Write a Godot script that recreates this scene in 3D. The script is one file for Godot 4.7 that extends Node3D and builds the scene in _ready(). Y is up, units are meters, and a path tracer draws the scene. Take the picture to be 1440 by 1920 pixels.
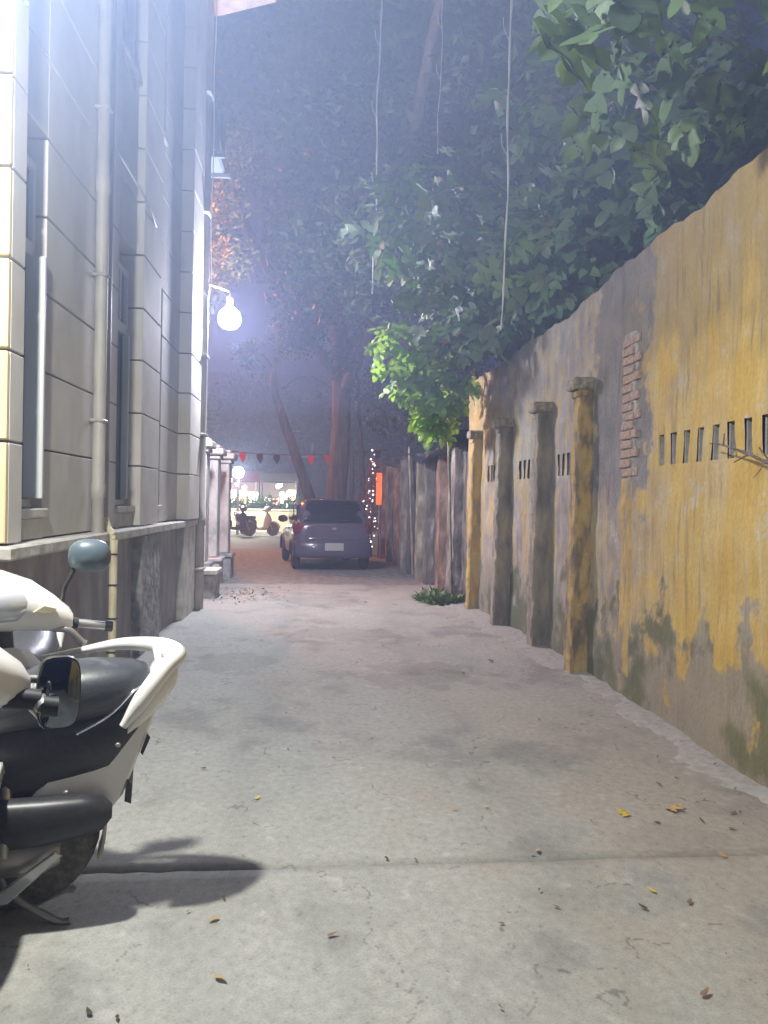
extends Node3D
# A narrow alley at night: building on one side, old yellow wall on the other, scooters in front, a parked car and the street behind.

const CAM_H := 1.42
var rng := RandomNumberGenerator.new()
var M := {}
var taken := {}
var smooth_now := false

func _ready():
	rng.seed = 77
	# ---------- camera ----------
	var f := 1550.0
	var n := Vector3(605.0 - 720.0, -(938.0 - 960.0), -f).normalized()
	var r := tan(deg_to_rad(1.2))
	var up := Vector3(r, 1.0, -(r * n.x + n.y) / n.z).normalized()
	var zc := -n
	var xc := up.cross(zc)
	var cam := Camera3D.new()
	cam.name = "camera"
	cam.fov = rad_to_deg(2.0 * atan(960.0 / f))
	cam.near = 0.05
	cam.far = 400.0
	cam.transform = Transform3D(Basis(xc, up, zc).transposed(), Vector3(0, CAM_H, 0))
	add_child(cam)
	cam.current = true
	# ---------- sky, haze, exposure ----------
	var we := WorldEnvironment.new()
	we.name = "night_environment"
	var env := Environment.new()
	env.background_mode = Environment.BG_SKY
	var sm := ProceduralSkyMaterial.new()
	sm.sky_top_color = Color(0.16, 0.19, 0.28)
	sm.sky_horizon_color = Color(0.24, 0.24, 0.30)
	sm.ground_bottom_color = Color(0.10, 0.10, 0.12)
	sm.ground_horizon_color = Color(0.20, 0.20, 0.24)
	sm.sky_curve = 0.15
	var sky := Sky.new()
	sky.sky_material = sm
	env.sky = sky
	env.background_energy_multiplier = 1.0
	env.tonemap_mode = Environment.TONE_MAPPER_LINEAR
	env.tonemap_exposure = 1.07
	env.fog_enabled = true
	env.fog_density = 0.013  # thin haze standing in for lens glare from the lamps
	env.fog_light_color = Color(0.74, 0.81, 1.0)
	env.volumetric_fog_enabled = true
	env.volumetric_fog_density = 0.0
	env.sdfgi_enabled = true
	env.ssao_enabled = true
	env.ssil_enabled = true
	we.environment = env
	add_child(we)
	materials()
	# ---------- large structure ----------
	make_ground()
	make_building()
	make_yellow_wall()
	make_far_street()
	# ---------- lamps ----------
	make_lamps()
	make_glare_mist()
	# ---------- objects ----------
	make_weathered_wall()
	make_trees()
	make_scooters()
	make_car()
	make_small_things()

# ================= helpers =================
func numbered(s: String) -> String:
	if not taken.has(s):
		taken[s] = 0
		return s
	taken[s] += 1
	return "%s_%03d" % [s, taken[s]]

func thing(called: String, label: String, category: String, group := "", at := Vector3.ZERO) -> Node3D:
	var o := Node3D.new()
	o.name = numbered(called)
	o.position = at
	add_child(o)
	tag(o, label, category, group)
	return o

func tag(o: Node, label: String, category: String, group := "", kind := ""):
	if label: o.set_meta("label", label)
	if category: o.set_meta("category", category)
	if group: o.set_meta("group", group)
	if kind: o.set_meta("kind", kind)

func mesh_of(st: SurfaceTool) -> ArrayMesh:
	st.generate_normals()
	st.index()
	return st.commit()

func put(parent: Node, called: String, mesh: Mesh, mat: Material, xf := Transform3D()) -> MeshInstance3D:
	var o := MeshInstance3D.new()
	o.name = called if parent != self else numbered(called)
	o.mesh = mesh
	o.material_override = mat
	o.transform = xf
	parent.add_child(o, true)
	return o

func part(parent: Node, called: String, st: SurfaceTool, mat: Material) -> MeshInstance3D:
	return put(parent, called, mesh_of(st), mat)

func structure(called: String, st: SurfaceTool, mat: Material) -> MeshInstance3D:
	var o := put(self, called, mesh_of(st), mat)
	o.set_meta("kind", "structure")
	return o

func mb(smooth := false) -> SurfaceTool:
	var st := SurfaceTool.new()
	st.begin(Mesh.PRIMITIVE_TRIANGLES)
	st.set_smooth_group(0 if smooth else -1)
	smooth_now = smooth
	return st

func v(st: SurfaceTool, p: Vector3, uv := Vector2.ZERO):
	st.set_uv(uv)
	st.add_vertex(p)

func quad(st: SurfaceTool, a: Vector3, b: Vector3, c: Vector3, d: Vector3):
	for p in [a, c, b, a, d, c]:
		v(st, p)

func box(st: SurfaceTool, lo: Vector3, hi: Vector3, bev := 0.0, xf := Transform3D()):
	# box from lo to hi with chamfered edges
	if bev <= 0.0:
		var c := []
		for i in 8:
			c.append(xf * Vector3(hi.x if i & 1 else lo.x, hi.y if i & 2 else lo.y, hi.z if i & 4 else lo.z))
		for q in [[0, 1, 3, 2], [5, 4, 6, 7], [4, 0, 2, 6], [1, 5, 7, 3], [2, 3, 7, 6], [4, 5, 1, 0]]:
			quad(st, c[q[0]], c[q[3]], c[q[2]], c[q[1]])
		return
	var m := (lo + hi) / 2.0
	var h := (hi - lo) / 2.0
	var b := minf(bev, minf(h.x, minf(h.y, h.z)) * 0.9)
	var P := func(sx, sy, sz, ax):
		var o := Vector3(sx * h.x, sy * h.y, sz * h.z)
		for k in 3:
			if k != ax: o[k] -= signf(o[k]) * b
		return xf * (m + o)
	for ax in 3:
		var u := (ax + 1) % 3
		var w := (ax + 2) % 3
		for s in [-1, 1]:
			var q := []
			for pr in [[-1, -1], [1, -1], [1, 1], [-1, 1]]:
				var sg := [0, 0, 0]
				sg[ax] = s
				sg[u] = pr[0]
				sg[w] = pr[1]
				q.append(P.call(sg[0], sg[1], sg[2], ax))
			if s > 0: quad(st, q[0], q[1], q[2], q[3])
			else: quad(st, q[3], q[2], q[1], q[0])
		# edges along ax
		for su in [-1, 1]:
			for sw in [-1, 1]:
				var e := []
				for t in [[-1, u], [1, u], [1, w], [-1, w]]:
					var sg2 := [0, 0, 0]
					sg2[ax] = t[0]
					sg2[u] = su
					sg2[w] = sw
					e.append(P.call(sg2[0], sg2[1], sg2[2], t[1]))
				if su * sw > 0: quad(st, e[0], e[1], e[2], e[3])
				else: quad(st, e[3], e[2], e[1], e[0])
	for sx in [-1, 1]:
		for sy in [-1, 1]:
			for sz in [-1, 1]:
				var t3 := [P.call(sx, sy, sz, 0), P.call(sx, sy, sz, 1), P.call(sx, sy, sz, 2)]
				if sx * sy * sz > 0: t3 = [t3[0], t3[2], t3[1]]
				for p in t3: v(st, p)

func loft(st: SurfaceTool, rings: Array, caps := true, closed := true):
	# rings: arrays of points, all of one length
	var k: int = rings[0].size()
	for i in rings.size() - 1:
		for j in (k if closed else k - 1):
			quad(st, rings[i][j], rings[i][(j + 1) % k], rings[i + 1][(j + 1) % k], rings[i + 1][j])
	if caps:
		if smooth_now: st.set_smooth_group(1)
		for e in [0, rings.size() - 1]:
			var c := Vector3.ZERO
			for p in rings[e]: c += p
			c /= k
			for j in k:
				if e == 0:
					for p in [c, rings[e][(j + 1) % k], rings[e][j]]: v(st, p)
				else:
					for p in [c, rings[e][j], rings[e][(j + 1) % k]]: v(st, p)
		if smooth_now: st.set_smooth_group(0)

func ring_x(x: float, yc: float, hy: float, hz: float, zc := 0.0, p := 2.6, k := 18, lean := 0.0) -> Array:
	# a rounded section across the x axis
	var a := []
	for j in k:
		var t := TAU * j / k
		var c := cos(t)
		var s := sin(t)
		var yy := hy * signf(s) * pow(absf(s), 2.0 / p)
		a.append(Vector3(x + lean * yy, yc + yy, zc + hz * signf(c) * pow(absf(c), 2.0 / p)))
	return a

func tube(st: SurfaceTool, pts: Array, rad, sides := 8, caps := true):
	var rings := []
	var ref := Vector3.UP
	var prev := Vector3.ZERO
	for i in pts.size():
		var d: Vector3
		if i == 0: d = pts[1] - pts[0]
		elif i == pts.size() - 1: d = pts[i] - pts[i - 1]
		else: d = (pts[i + 1] - pts[i]).normalized() + (pts[i] - pts[i - 1]).normalized()
		d = d.normalized()
		if i == 0:
			ref = Vector3.UP if absf(d.y) < 0.9 else Vector3.RIGHT
			prev = d.cross(ref).normalized()
		var s := (prev - d * prev.dot(d)).normalized()
		prev = s
		var t := d.cross(s)
		var rr: float = rad[i] if rad is Array else rad
		var a := []
		for j in sides:
			var w := TAU * j / sides
			a.append(pts[i] + (s * cos(w) + t * sin(w)) * rr)
		rings.append(a)
	loft(st, rings, caps)

func lathe(st: SurfaceTool, prof: Array, sides := 20, xf := Transform3D()):
	# prof: Vector2(radius, height) turned round y
	var rings := []
	for q in prof:
		var a := []
		for j in sides:
			var w := TAU * j / sides
			a.append(xf * Vector3(q.x * cos(w), q.y, q.x * sin(w)))
		rings.append(a)
	loft(st, rings, true)

func extrude(st: SurfaceTool, poly: Array, z0: float, z1: float, bev := 0.0, xf := Transform3D()):
	# poly in x,y extruded along z with chamfered edges
	var pv := PackedVector2Array(poly)
	if Geometry2D.is_polygon_clockwise(pv):
		pv.reverse()
	var inner := pv
	if bev > 0.0:
		inner = PackedVector2Array()
		var k := pv.size()
		for i in k:
			var a := pv[(i + k - 1) % k]
			var b := pv[i]
			var c := pv[(i + 1) % k]
			var n1 := (b - a).normalized().orthogonal()
			var n2 := (c - b).normalized().orthogonal()
			var nn := (n1 + n2).normalized()
			inner.append(b - nn * bev / maxf(0.5, nn.dot(n1)))
	var tris := Geometry2D.triangulate_polygon(inner)
	if tris.is_empty():
		inner = pv
		tris = Geometry2D.triangulate_polygon(inner)
	for t in range(0, tris.size(), 3):
		for j in [0, 2, 1]:
			v(st, xf * Vector3(inner[tris[t + j]].x, inner[tris[t + j]].y, z1))
		for j in [0, 1, 2]:
			v(st, xf * Vector3(inner[tris[t + j]].x, inner[tris[t + j]].y, z0))
	var lv := [[inner, z0], [pv, z0 + bev], [pv, z1 - bev], [inner, z1]] if bev > 0.0 else [[pv, z0], [pv, z1]]
	for l in lv.size() - 1:
		for i in pv.size():
			var j := (i + 1) % pv.size()
			var A: Vector2 = lv[l][0][i]
			var B: Vector2 = lv[l][0][j]
			var C: Vector2 = lv[l + 1][0][j]
			var D: Vector2 = lv[l + 1][0][i]
			quad(st, xf * Vector3(A.x, A.y, lv[l][1]), xf * Vector3(B.x, B.y, lv[l][1]), xf * Vector3(C.x, C.y, lv[l + 1][1]), xf * Vector3(D.x, D.y, lv[l + 1][1]))

func smooth_path(pts: Array, per := 6) -> Array:
	# Catmull-Rom through the points
	var o := []
	for i in pts.size() - 1:
		var p0: Vector3 = pts[maxi(i - 1, 0)]
		var p1: Vector3 = pts[i]
		var p2: Vector3 = pts[i + 1]
		var p3: Vector3 = pts[mini(i + 2, pts.size() - 1)]
		for k in per:
			o.append(p1.cubic_interpolate(p2, p0, p3, float(k) / per))
	o.append(pts[-1])
	return o

# ---------- materials ----------
func lin(r: float, g: float, b: float) -> Color:
	return Color(r, g, b).linear_to_srgb()

func mat(c: Color, rough := 0.8, metal := 0.0) -> StandardMaterial3D:
	var m := StandardMaterial3D.new()
	m.albedo_color = c
	m.roughness = rough
	m.metallic = metal
	return m

func noise_tex(seed_: int, freq: float, stops: Array, size := 512, oct := 5, nrm := 0.0, stretch := 1.0) -> ImageTexture:
	# stops: [pos, linear colour] pairs
	var fn := FastNoiseLite.new()
	fn.seed = seed_
	fn.noise_type = FastNoiseLite.TYPE_SIMPLEX_SMOOTH
	fn.frequency = freq
	fn.fractal_octaves = oct
	fn.fractal_gain = 0.55
	var im := fn.get_seamless_image(size, int(size * stretch))
	im.resize(size, size, Image.INTERPOLATE_CUBIC)
	im.convert(Image.FORMAT_L8)
	if nrm > 0.0:
		im.convert(Image.FORMAT_RGBA8)
		im.bump_map_to_normal_map(nrm)
		return ImageTexture.create_from_image(im)
	var lut := PackedByteArray()
	lut.resize(768)
	for i in 256:
		var t := i / 255.0
		var c: Color = stops[-1][1]
		for s in stops.size() - 1:
			if t <= stops[s + 1][0]:
				var u := clampf((t - stops[s][0]) / maxf(1e-5, stops[s + 1][0] - stops[s][0]), 0, 1)
				c = stops[s][1].lerp(stops[s + 1][1], u)
				break
		c = c.linear_to_srgb()
		lut[i * 3] = clampi(int(c.r * 255), 0, 255)
		lut[i * 3 + 1] = clampi(int(c.g * 255), 0, 255)
		lut[i * 3 + 2] = clampi(int(c.b * 255), 0, 255)
	var d := im.get_data()
	var o := PackedByteArray()
	o.resize(d.size() * 3)
	for i in d.size():
		var k := d[i] * 3
		o[i * 3] = lut[k]
		o[i * 3 + 1] = lut[k + 1]
		o[i * 3 + 2] = lut[k + 2]
	return ImageTexture.create_from_image(Image.create_from_data(size, size, false, Image.FORMAT_RGB8, o))

func tri_mat(tex: Texture2D, scale: Vector3, rough: float, bump: Texture2D = null, bs := 1.0) -> StandardMaterial3D:
	var m := StandardMaterial3D.new()
	m.albedo_texture = tex
	m.uv1_triplanar = true
	m.uv1_world_triplanar = true
	m.uv1_scale = scale
	m.roughness = rough
	if bump:
		m.normal_enabled = true
		m.normal_texture = bump
		m.normal_scale = bs
	return m

func C3(r: float, g: float, b: float) -> Color:
	return Color(r, g, b)

func materials():
	var nb := noise_tex(11, 0.02, [], 512, 5, 5.0)
	M.bump = nb
	# pale cream render of the building, blotchy
	M.render = tri_mat(noise_tex(1, 0.006, [[0.0, C3(0.50, 0.48, 0.43)], [0.4, C3(0.56, 0.54, 0.48)], [0.7, C3(0.60, 0.58, 0.52)], [1.0, C3(0.63, 0.61, 0.55)]]), Vector3(0.45, 0.3, 0.45), 0.85, nb, 0.1)
	M.render_yellow = tri_mat(noise_tex(19, 0.006, [[0.0, C3(0.60, 0.50, 0.27)], [0.4, C3(0.66, 0.56, 0.32)], [1.0, C3(0.72, 0.63, 0.40)]]), Vector3(0.45, 0.3, 0.45), 0.85, nb, 0.1)
	M.joint = mat(lin(0.42, 0.40, 0.36), 0.95)
	M.ledge = tri_mat(noise_tex(2, 0.012, [[0.0, C3(0.33, 0.32, 0.28)], [0.5, C3(0.52, 0.51, 0.45)], [1.0, C3(0.62, 0.6, 0.53)]]), Vector3(0.7, 0.7, 0.7), 0.85, nb, 0.4)
	M.plinth = tri_mat(noise_tex(3, 0.01, [[0.0, C3(0.21, 0.195, 0.19)], [0.45, C3(0.30, 0.28, 0.27)], [0.7, C3(0.36, 0.34, 0.33)], [1.0, C3(0.44, 0.42, 0.41)]]), Vector3(0.5, 0.22, 0.5), 0.9, nb, 0.5)
	M.plinth_red = tri_mat(noise_tex(4, 0.01, [[0.0, C3(0.22, 0.18, 0.165)], [0.6, C3(0.32, 0.275, 0.25)], [1.0, C3(0.42, 0.37, 0.345)]]), Vector3(0.6, 0.3, 0.6), 0.85, nb, 0.5)
	M.pipe = tri_mat(noise_tex(5, 0.02, [[0.0, C3(0.22, 0.21, 0.18)], [0.5, C3(0.33, 0.32, 0.285)], [1.0, C3(0.42, 0.405, 0.365)]]), Vector3(0.9, 0.25, 0.9), 0.55)
	M.pipe_yellow = tri_mat(noise_tex(6, 0.02, [[0.0, C3(0.40, 0.36, 0.22)], [0.5, C3(0.60, 0.55, 0.36)], [1.0, C3(0.66, 0.62, 0.44)]]), Vector3(0.9, 0.25, 0.9), 0.6)
	M.cement = tri_mat(noise_tex(7, 0.012, [[0.0, C3(0.16, 0.155, 0.15)], [0.4, C3(0.27, 0.265, 0.255)], [0.7, C3(0.37, 0.36, 0.35)], [1.0, C3(0.46, 0.45, 0.43)]]), Vector3(0.8, 0.8, 0.8), 0.92, nb, 0.8)
	M.window_frame = mat(lin(0.55, 0.58, 0.58), 0.35)
	M.glass = StandardMaterial3D.new()
	M.glass.albedo_color = Color(0.35, 0.5, 0.5, 0.25)
	M.glass.transparency = BaseMaterial3D.TRANSPARENCY_ALPHA
	M.glass.roughness = 0.04
	M.blind_sheen = mat(lin(0.27, 0.32, 0.34), 0.9)  # blind paled to put the glass reflection into its colour
	M.white_paint = tri_mat(noise_tex(8, 0.008, [[0.0, C3(0.68, 0.67, 0.64)], [0.5, C3(0.78, 0.77, 0.74)], [1.0, C3(0.82, 0.81, 0.78)]]), Vector3(1.3, 1.3, 1.3), 0.28)
	M.white_paint.clearcoat_enabled = true
	M.white_paint.clearcoat = 0.6
	M.white_paint.clearcoat_roughness = 0.12
	M.black_plastic = tri_mat(noise_tex(9, 0.03, [[0.0, C3(0.016, 0.017, 0.019)], [0.6, C3(0.026, 0.028, 0.032)], [1.0, C3(0.05, 0.05, 0.055)]]), Vector3(2, 2, 2), 0.42)
	M.vinyl = tri_mat(noise_tex(10, 0.05, [[0.0, C3(0.035, 0.04, 0.048)], [1.0, C3(0.06, 0.068, 0.08)]]), Vector3(3, 3, 3), 0.42, nb, 0.25)  # lifted to blue grey, putting reflected haze into the seat colour
	M.rubber = mat(lin(0.02, 0.02, 0.021), 0.85)
	M.dusty_rubber = tri_mat(noise_tex(12, 0.02, [[0.0, C3(0.05, 0.047, 0.042)], [0.5, C3(0.12, 0.112, 0.095)], [1.0, C3(0.24, 0.225, 0.19)]]), Vector3(2.5, 2.5, 2.5), 0.95)
	M.alloy = mat(lin(0.42, 0.41, 0.39), 0.4, 0.7)
	M.chrome = mat(lin(0.75, 0.75, 0.77), 0.14, 1.0)
	M.mirror = mat(lin(0.16, 0.18, 0.21), 0.05, 1.0)
	M.mirror_shell = mat(lin(0.09, 0.125, 0.15), 0.32)
	M.dark_lens = mat(lin(0.01, 0.012, 0.015), 0.05)
	M.red_lens = mat(lin(0.30, 0.012, 0.012), 0.12)
	M.amber_lens = mat(lin(0.55, 0.2, 0.03), 0.12)
	M.clear_lens = mat(lin(0.55, 0.57, 0.6), 0.08, 0.3)
	M.cable = mat(lin(0.62, 0.62, 0.64), 0.6)
	M.black_cable = mat(lin(0.03, 0.03, 0.032), 0.6)
	M.brick = tri_mat(noise_tex(13, 0.02, [[0.0, C3(0.20, 0.14, 0.11)], [0.5, C3(0.33, 0.24, 0.195)], [1.0, C3(0.46, 0.40, 0.35)]]), Vector3(2.2, 2.2, 2.2), 0.95, nb, 1.0)
	M.bark = tri_mat(noise_tex(14, 0.015, [[0.0, C3(0.05, 0.042, 0.035)], [0.5, C3(0.12, 0.10, 0.085)], [1.0, C3(0.24, 0.21, 0.18)]], 512, 5, 0.0, 0.35), Vector3(1.2, 0.4, 1.2), 0.95, nb, 1.2)
	M.root = mat(lin(0.62, 0.62, 0.58), 0.9)
	# yellow lime wash for the buttress columns
	M.wash = tri_mat(noise_tex(15, 0.009, [[0.0, C3(0.16, 0.14, 0.11)], [0.32, C3(0.27, 0.23, 0.16)], [0.50, C3(0.38, 0.26, 0.085)], [0.66, C3(0.47, 0.33, 0.11)], [1.0, C3(0.43, 0.36, 0.22)]]), Vector3(0.9, 0.32, 0.9), 0.93, nb, 0.9)
	M.wash_grey = tri_mat(noise_tex(16, 0.009, [[0.0, C3(0.11, 0.10, 0.085)], [0.38, C3(0.18, 0.165, 0.14)], [0.62, C3(0.26, 0.235, 0.185)], [1.0, C3(0.42, 0.33, 0.18)]]), Vector3(0.9, 0.32, 0.9), 0.93, nb, 0.9)
	M.wash_brown = tri_mat(noise_tex(18, 0.012, [[0.0, C3(0.10, 0.085, 0.06)], [0.36, C3(0.19, 0.15, 0.10)], [0.52, C3(0.33, 0.235, 0.09)], [0.7, C3(0.40, 0.28, 0.10)], [1.0, C3(0.33, 0.29, 0.2)]]), Vector3(1.0, 0.4, 1.0), 0.93, nb, 1.0)
	M.moss_block = tri_mat(noise_tex(17, 0.02, [[0.0, C3(0.14, 0.12, 0.09)], [0.5, C3(0.27, 0.24, 0.18)], [1.0, C3(0.42, 0.38, 0.29)]]), Vector3(1.6, 1.6, 1.6), 0.95, nb, 1.2)

func leaf_mat(c: Color, back := 0.7) -> StandardMaterial3D:
	var m := mat(c, 0.5)
	m.vertex_color_use_as_albedo = true
	m.cull_mode = BaseMaterial3D.CULL_DISABLED
	m.backlight_enabled = true
	m.backlight = Color(0.8 * back, 1.0 * back, 0.35 * back)
	return m

# ================= ground =================
func fnoise(seed_: int, freq: float, w: int, h: int, oct := 4, gain := 0.55) -> PackedByteArray:
	var fn := FastNoiseLite.new()
	fn.seed = seed_
	fn.noise_type = FastNoiseLite.TYPE_SIMPLEX_SMOOTH
	fn.frequency = freq
	fn.fractal_octaves = oct
	fn.fractal_gain = gain
	var im := fn.get_image(w, h)
	im.convert(Image.FORMAT_L8)
	return im.get_data()

func fstreak(seed_: int, freq: float, w: int, h: int, squeeze: int, oct := 4) -> PackedByteArray:
	var fn := FastNoiseLite.new()
	fn.seed = seed_
	fn.noise_type = FastNoiseLite.TYPE_SIMPLEX_SMOOTH
	fn.frequency = freq
	fn.fractal_octaves = oct
	var im := fn.get_image(w, h / squeeze)
	im.convert(Image.FORMAT_L8)
	im.resize(w, h, Image.INTERPOLATE_CUBIC)
	return im.get_data()

func sst(a: float, b: float, x: float) -> float:
	var t := clampf((x - a) / (b - a), 0.0, 1.0)
	return t * t * (3.0 - 2.0 * t)

func put_px(o: PackedByteArray, i: int, c: Color):
	pass

var SRGB := PackedByteArray()
func make_srgb():
	SRGB.resize(1025)
	for i in 1025:
		SRGB[i] = clampi(int(roundf(Color(i / 1024.0, 0, 0).linear_to_srgb().r * 255)), 0, 255)

func ground_texture() -> ImageTexture:
	var w := 768
	var h := 1536
	var big := fnoise(21, 0.006, w, h, 4)
	var mid := fnoise(22, 0.02, w, h, 5)
	var fine := fnoise(23, 0.14, w, h, 3, 0.7)
	var spl := fnoise(24, 0.035, w, h, 5, 0.6)
	var crk := fnoise(25, 0.007, w, h, 5, 0.5)
	var trk := fnoise(26, 0.012, w, h, 3)
	var stains := [[1.2, 4.6, 0.3, 0.3, 0.1], [0.1, 2.75, 0.22, 0.16, 0.06], [0.9, 2.9, 0.16, 0.12, 0.1], [0.8, 6.8, 0.5, 0.6, 0.15], [-0.7, 7.2, 0.4, 0.5, 0.15], [0.3, 8.8, 0.7, 0.5, 0.12], [1.5, 3.4, 0.28, 0.2, 0.1], [0.0, 11.8, 0.7, 0.9, 0.18]]
	var o := PackedByteArray()
	o.resize(w * h * 3)
	for j in h:
		var d := 14.0 * j / h        # metres down the alley
		for i in w:
			var k := j * w + i
			var x := -3.0 + 5.5 * i / w
			var b := big[k] / 255.0
			var m := mid[k] / 255.0
			var fi := fine[k] / 255.0
			var s := spl[k] / 255.0
			var t := 0.55 * b + 0.45 * m
			var cr := lerpf(0.275, 0.345, t)
			var cg := lerpf(0.28, 0.35, t)
			var cb := lerpf(0.26, 0.325, t)
			# trodden earth and leaf dust lying towards the old wall
			var dirt := sst(0.45, 0.8, (x - 0.1) * 0.30 + m * 0.45 + b * 0.25) * (1.0 - sst(4.2, 6.5, d))
			cr = lerpf(cr, 0.27, dirt * 0.5)
			cg = lerpf(cg, 0.235, dirt * 0.5)
			cb = lerpf(cb, 0.19, dirt * 0.5)
			# old oil drips and a worn repair patch
			for q in stains:
				var dx: float = (x - q[0]) / q[2]
				var dz: float = (d - q[1]) / q[3]
				var rr := dx * dx + dz * dz + (m - 0.5) * 1.6 + (s - 0.5) * 0.8
				if rr < 1.0:
					var kk: float = sst(1.0, 0.55, rr) * q[4]
					cr *= 1.0 - kk
					cg *= 1.0 - kk
					cb *= 1.0 - kk
			# dark damp stains
			var damp := sst(0.56, 0.80, 1.0 - b * 0.6 - m * 0.4) * 0.22
			cr *= 1.0 - damp
			cg *= 1.0 - damp
			cb *= 1.0 - damp * 0.9
			# lime splashes
			var lime := sst(0.72, 0.84, s) * 0.22
			cr = lerpf(cr, 0.52, lime)
			cg = lerpf(cg, 0.52, lime)
			cb = lerpf(cb, 0.50, lime)
			# wheel tracks, polished and darker, run along the alley
			var tr := exp(-pow((absf(x - 0.25 + (trk[k] / 255.0 - 0.5) * 0.3) - 0.62) / 0.16, 2.0)) * 0.10
			var g := (0.82 + 0.36 * fi) * (1.0 - tr)
			var c := absf(crk[k] / 255.0 - 0.5)
			if c < 0.0035 and m > 0.5: g *= 0.55
			if fi < 0.17: g *= 0.8
			o[k * 3] = SRGB[clampi(int(cr * g * 1024), 0, 1024)]
			o[k * 3 + 1] = SRGB[clampi(int(cg * g * 1024), 0, 1024)]
			o[k * 3 + 2] = SRGB[clampi(int(cb * g * 1024), 0, 1024)]
	return ImageTexture.create_from_image(Image.create_from_data(w, h, false, Image.FORMAT_RGB8, o))

func slab(st: SurfaceTool, x0: float, x1: float, z0: float, z1: float, nx: int, nz: int, jit0: float, jit1: float, amp: float):
	# a concrete slab: uneven top, dropped rough edges along z0 (near) and z1 (far)
	var fn := FastNoiseLite.new()
	fn.seed = 5
	fn.frequency = 1.3
	var P := func(i, j):
		var x := lerpf(x0, x1, float(i) / nx)
		var t := float(j) / nz
		var z := lerpf(z0, z1, t)
		if j == 0: z += fn.get_noise_2d(x * 6.0, 1.0) * jit0
		if j == nz: z += fn.get_noise_2d(x * 6.0, 9.0) * jit1
		var y := fn.get_noise_2d(x, z) * amp + fn.get_noise_2d(x * 5.0, z * 5.0) * amp * 0.25
		return Vector3(x, y, z - 0.04 * x)
	var U := func(p: Vector3): return Vector2((p.x + 3.0) / 5.5, -p.z / 14.0)
	for j in nz:
		for i in nx:
			var a: Vector3 = P.call(i, j)
			var b: Vector3 = P.call(i + 1, j)
			var c: Vector3 = P.call(i + 1, j + 1)
			var d: Vector3 = P.call(i, j + 1)
			for p in [a, c, b, a, d, c]:
				v(st, p, U.call(p))
	for e in [0, nz]:
		for i in nx:
			var a: Vector3 = P.call(i, e)
			var b: Vector3 = P.call(i + 1, e)
			var dn := Vector3(0, -0.04, 0)
			for p in ([a, b, b + dn, a, b + dn, a + dn] if e == 0 else [a, b + dn, b, a, a + dn, b + dn]):
				v(st, p, U.call(p))

func make_ground():
	make_srgb()
	M.asphalt = tri_mat(noise_tex(31, 0.03, [[0.0, C3(0.035, 0.035, 0.037)], [0.6, C3(0.07, 0.07, 0.07)], [1.0, C3(0.12, 0.115, 0.11)]]), Vector3(0.8, 0.8, 0.8), 0.85, M.bump, 0.8)
	var st := mb()
	quad(st, Vector3(-150, -0.05, 40), Vector3(150, -0.05, 40), Vector3(150, -0.05, -260), Vector3(-150, -0.05, -260))
	structure("ground", st, M.asphalt)
	var gm := StandardMaterial3D.new()
	gm.albedo_texture = ground_texture()
	gm.roughness = 0.86
	gm.detail_enabled = true
	gm.detail_uv_layer = BaseMaterial3D.DETAIL_UV_2
	gm.detail_blend_mode = BaseMaterial3D.BLEND_MODE_MUL
	gm.uv2_triplanar = true
	gm.uv2_world_triplanar = true
	gm.uv2_scale = Vector3(1.7, 1.7, 1.7)
	gm.detail_albedo = noise_tex(27, 0.09, [[0.0, C3(0.5, 0.5, 0.5)], [0.3, C3(0.88, 0.88, 0.87)], [0.7, C3(1, 1, 1)], [1.0, C3(1, 1, 1)]], 512, 4)
	M.concrete = gm
	var pv := Node3D.new()
	pv.name = "alley_pavement"
	pv.set_meta("kind", "structure")
	add_child(pv)
	# two cast slabs with an open joint between them
	st = mb(true)
	slab(st, -3.2, 2.45, 2.0, -3.185, 80, 70, 0.0, 0.012, 0.006)
	part(pv, "concrete_slab", st, gm)
	st = mb(true)
	slab(st, -3.2, 2.45, -3.196, -14.0, 80, 130, 0.014, 0.02, 0.010)
	part(pv, "concrete_slab", st, gm)
	# lighter strip of cement poured against the foot of the wall, ragged edge
	var fn := FastNoiseLite.new()
	fn.seed = 9
	fn.frequency = 1.1
	st = mb(true)
	var rows := []
	for i in 320:
		var d := 1.0 + 10.6 * i / 319.0
		var wd := 0.19 + fn.get_noise_1d(d * 0.9) * 0.18 + fn.get_noise_1d(d * 3.7) * 0.09 + fn.get_noise_1d(d * 19.0) * 0.05
		if d > 7.0: wd += 0.16
		var xw := wx(d) + 0.02
		var hh := 0.026 + fn.get_noise_1d(d * 3.0 + 40.0) * 0.015
		rows.append([Vector3(xw, hh, -d), Vector3(xw - wd * 0.45, hh * 0.75, -d), Vector3(xw - wd * 0.85, hh * 0.32, -d), Vector3(xw - wd * 1.05, -0.008, -d)])
	for i in rows.size() - 1:
		for k in 3:
			quad(st, rows[i][k], rows[i][k + 1], rows[i + 1][k + 1], rows[i + 1][k])
	M.apron = tri_mat(noise_tex(28, 0.03, [[0.0, C3(0.20, 0.195, 0.175)], [0.35, C3(0.28, 0.275, 0.255)], [0.7, C3(0.325, 0.32, 0.305)], [1.0, C3(0.38, 0.38, 0.36)]]), Vector3(0.9, 0.9, 0.9), 0.92, M.bump, 0.3)
	structure("cement_footing", st, M.apron)

# ================= the old yellow wall =================
func wx(d: float) -> float:
	# face of the wall at depth d
	return 2.25 - maxf(0.0, d - 8.2) * 0.068

func wall_top(d: float) -> float:
	return 3.40 - 0.026 * d + 0.02 * sin(d * 2.3) + 0.014 * sin(d * 7.1 + 1.0) + 0.008 * sin(d * 23.0)

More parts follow.
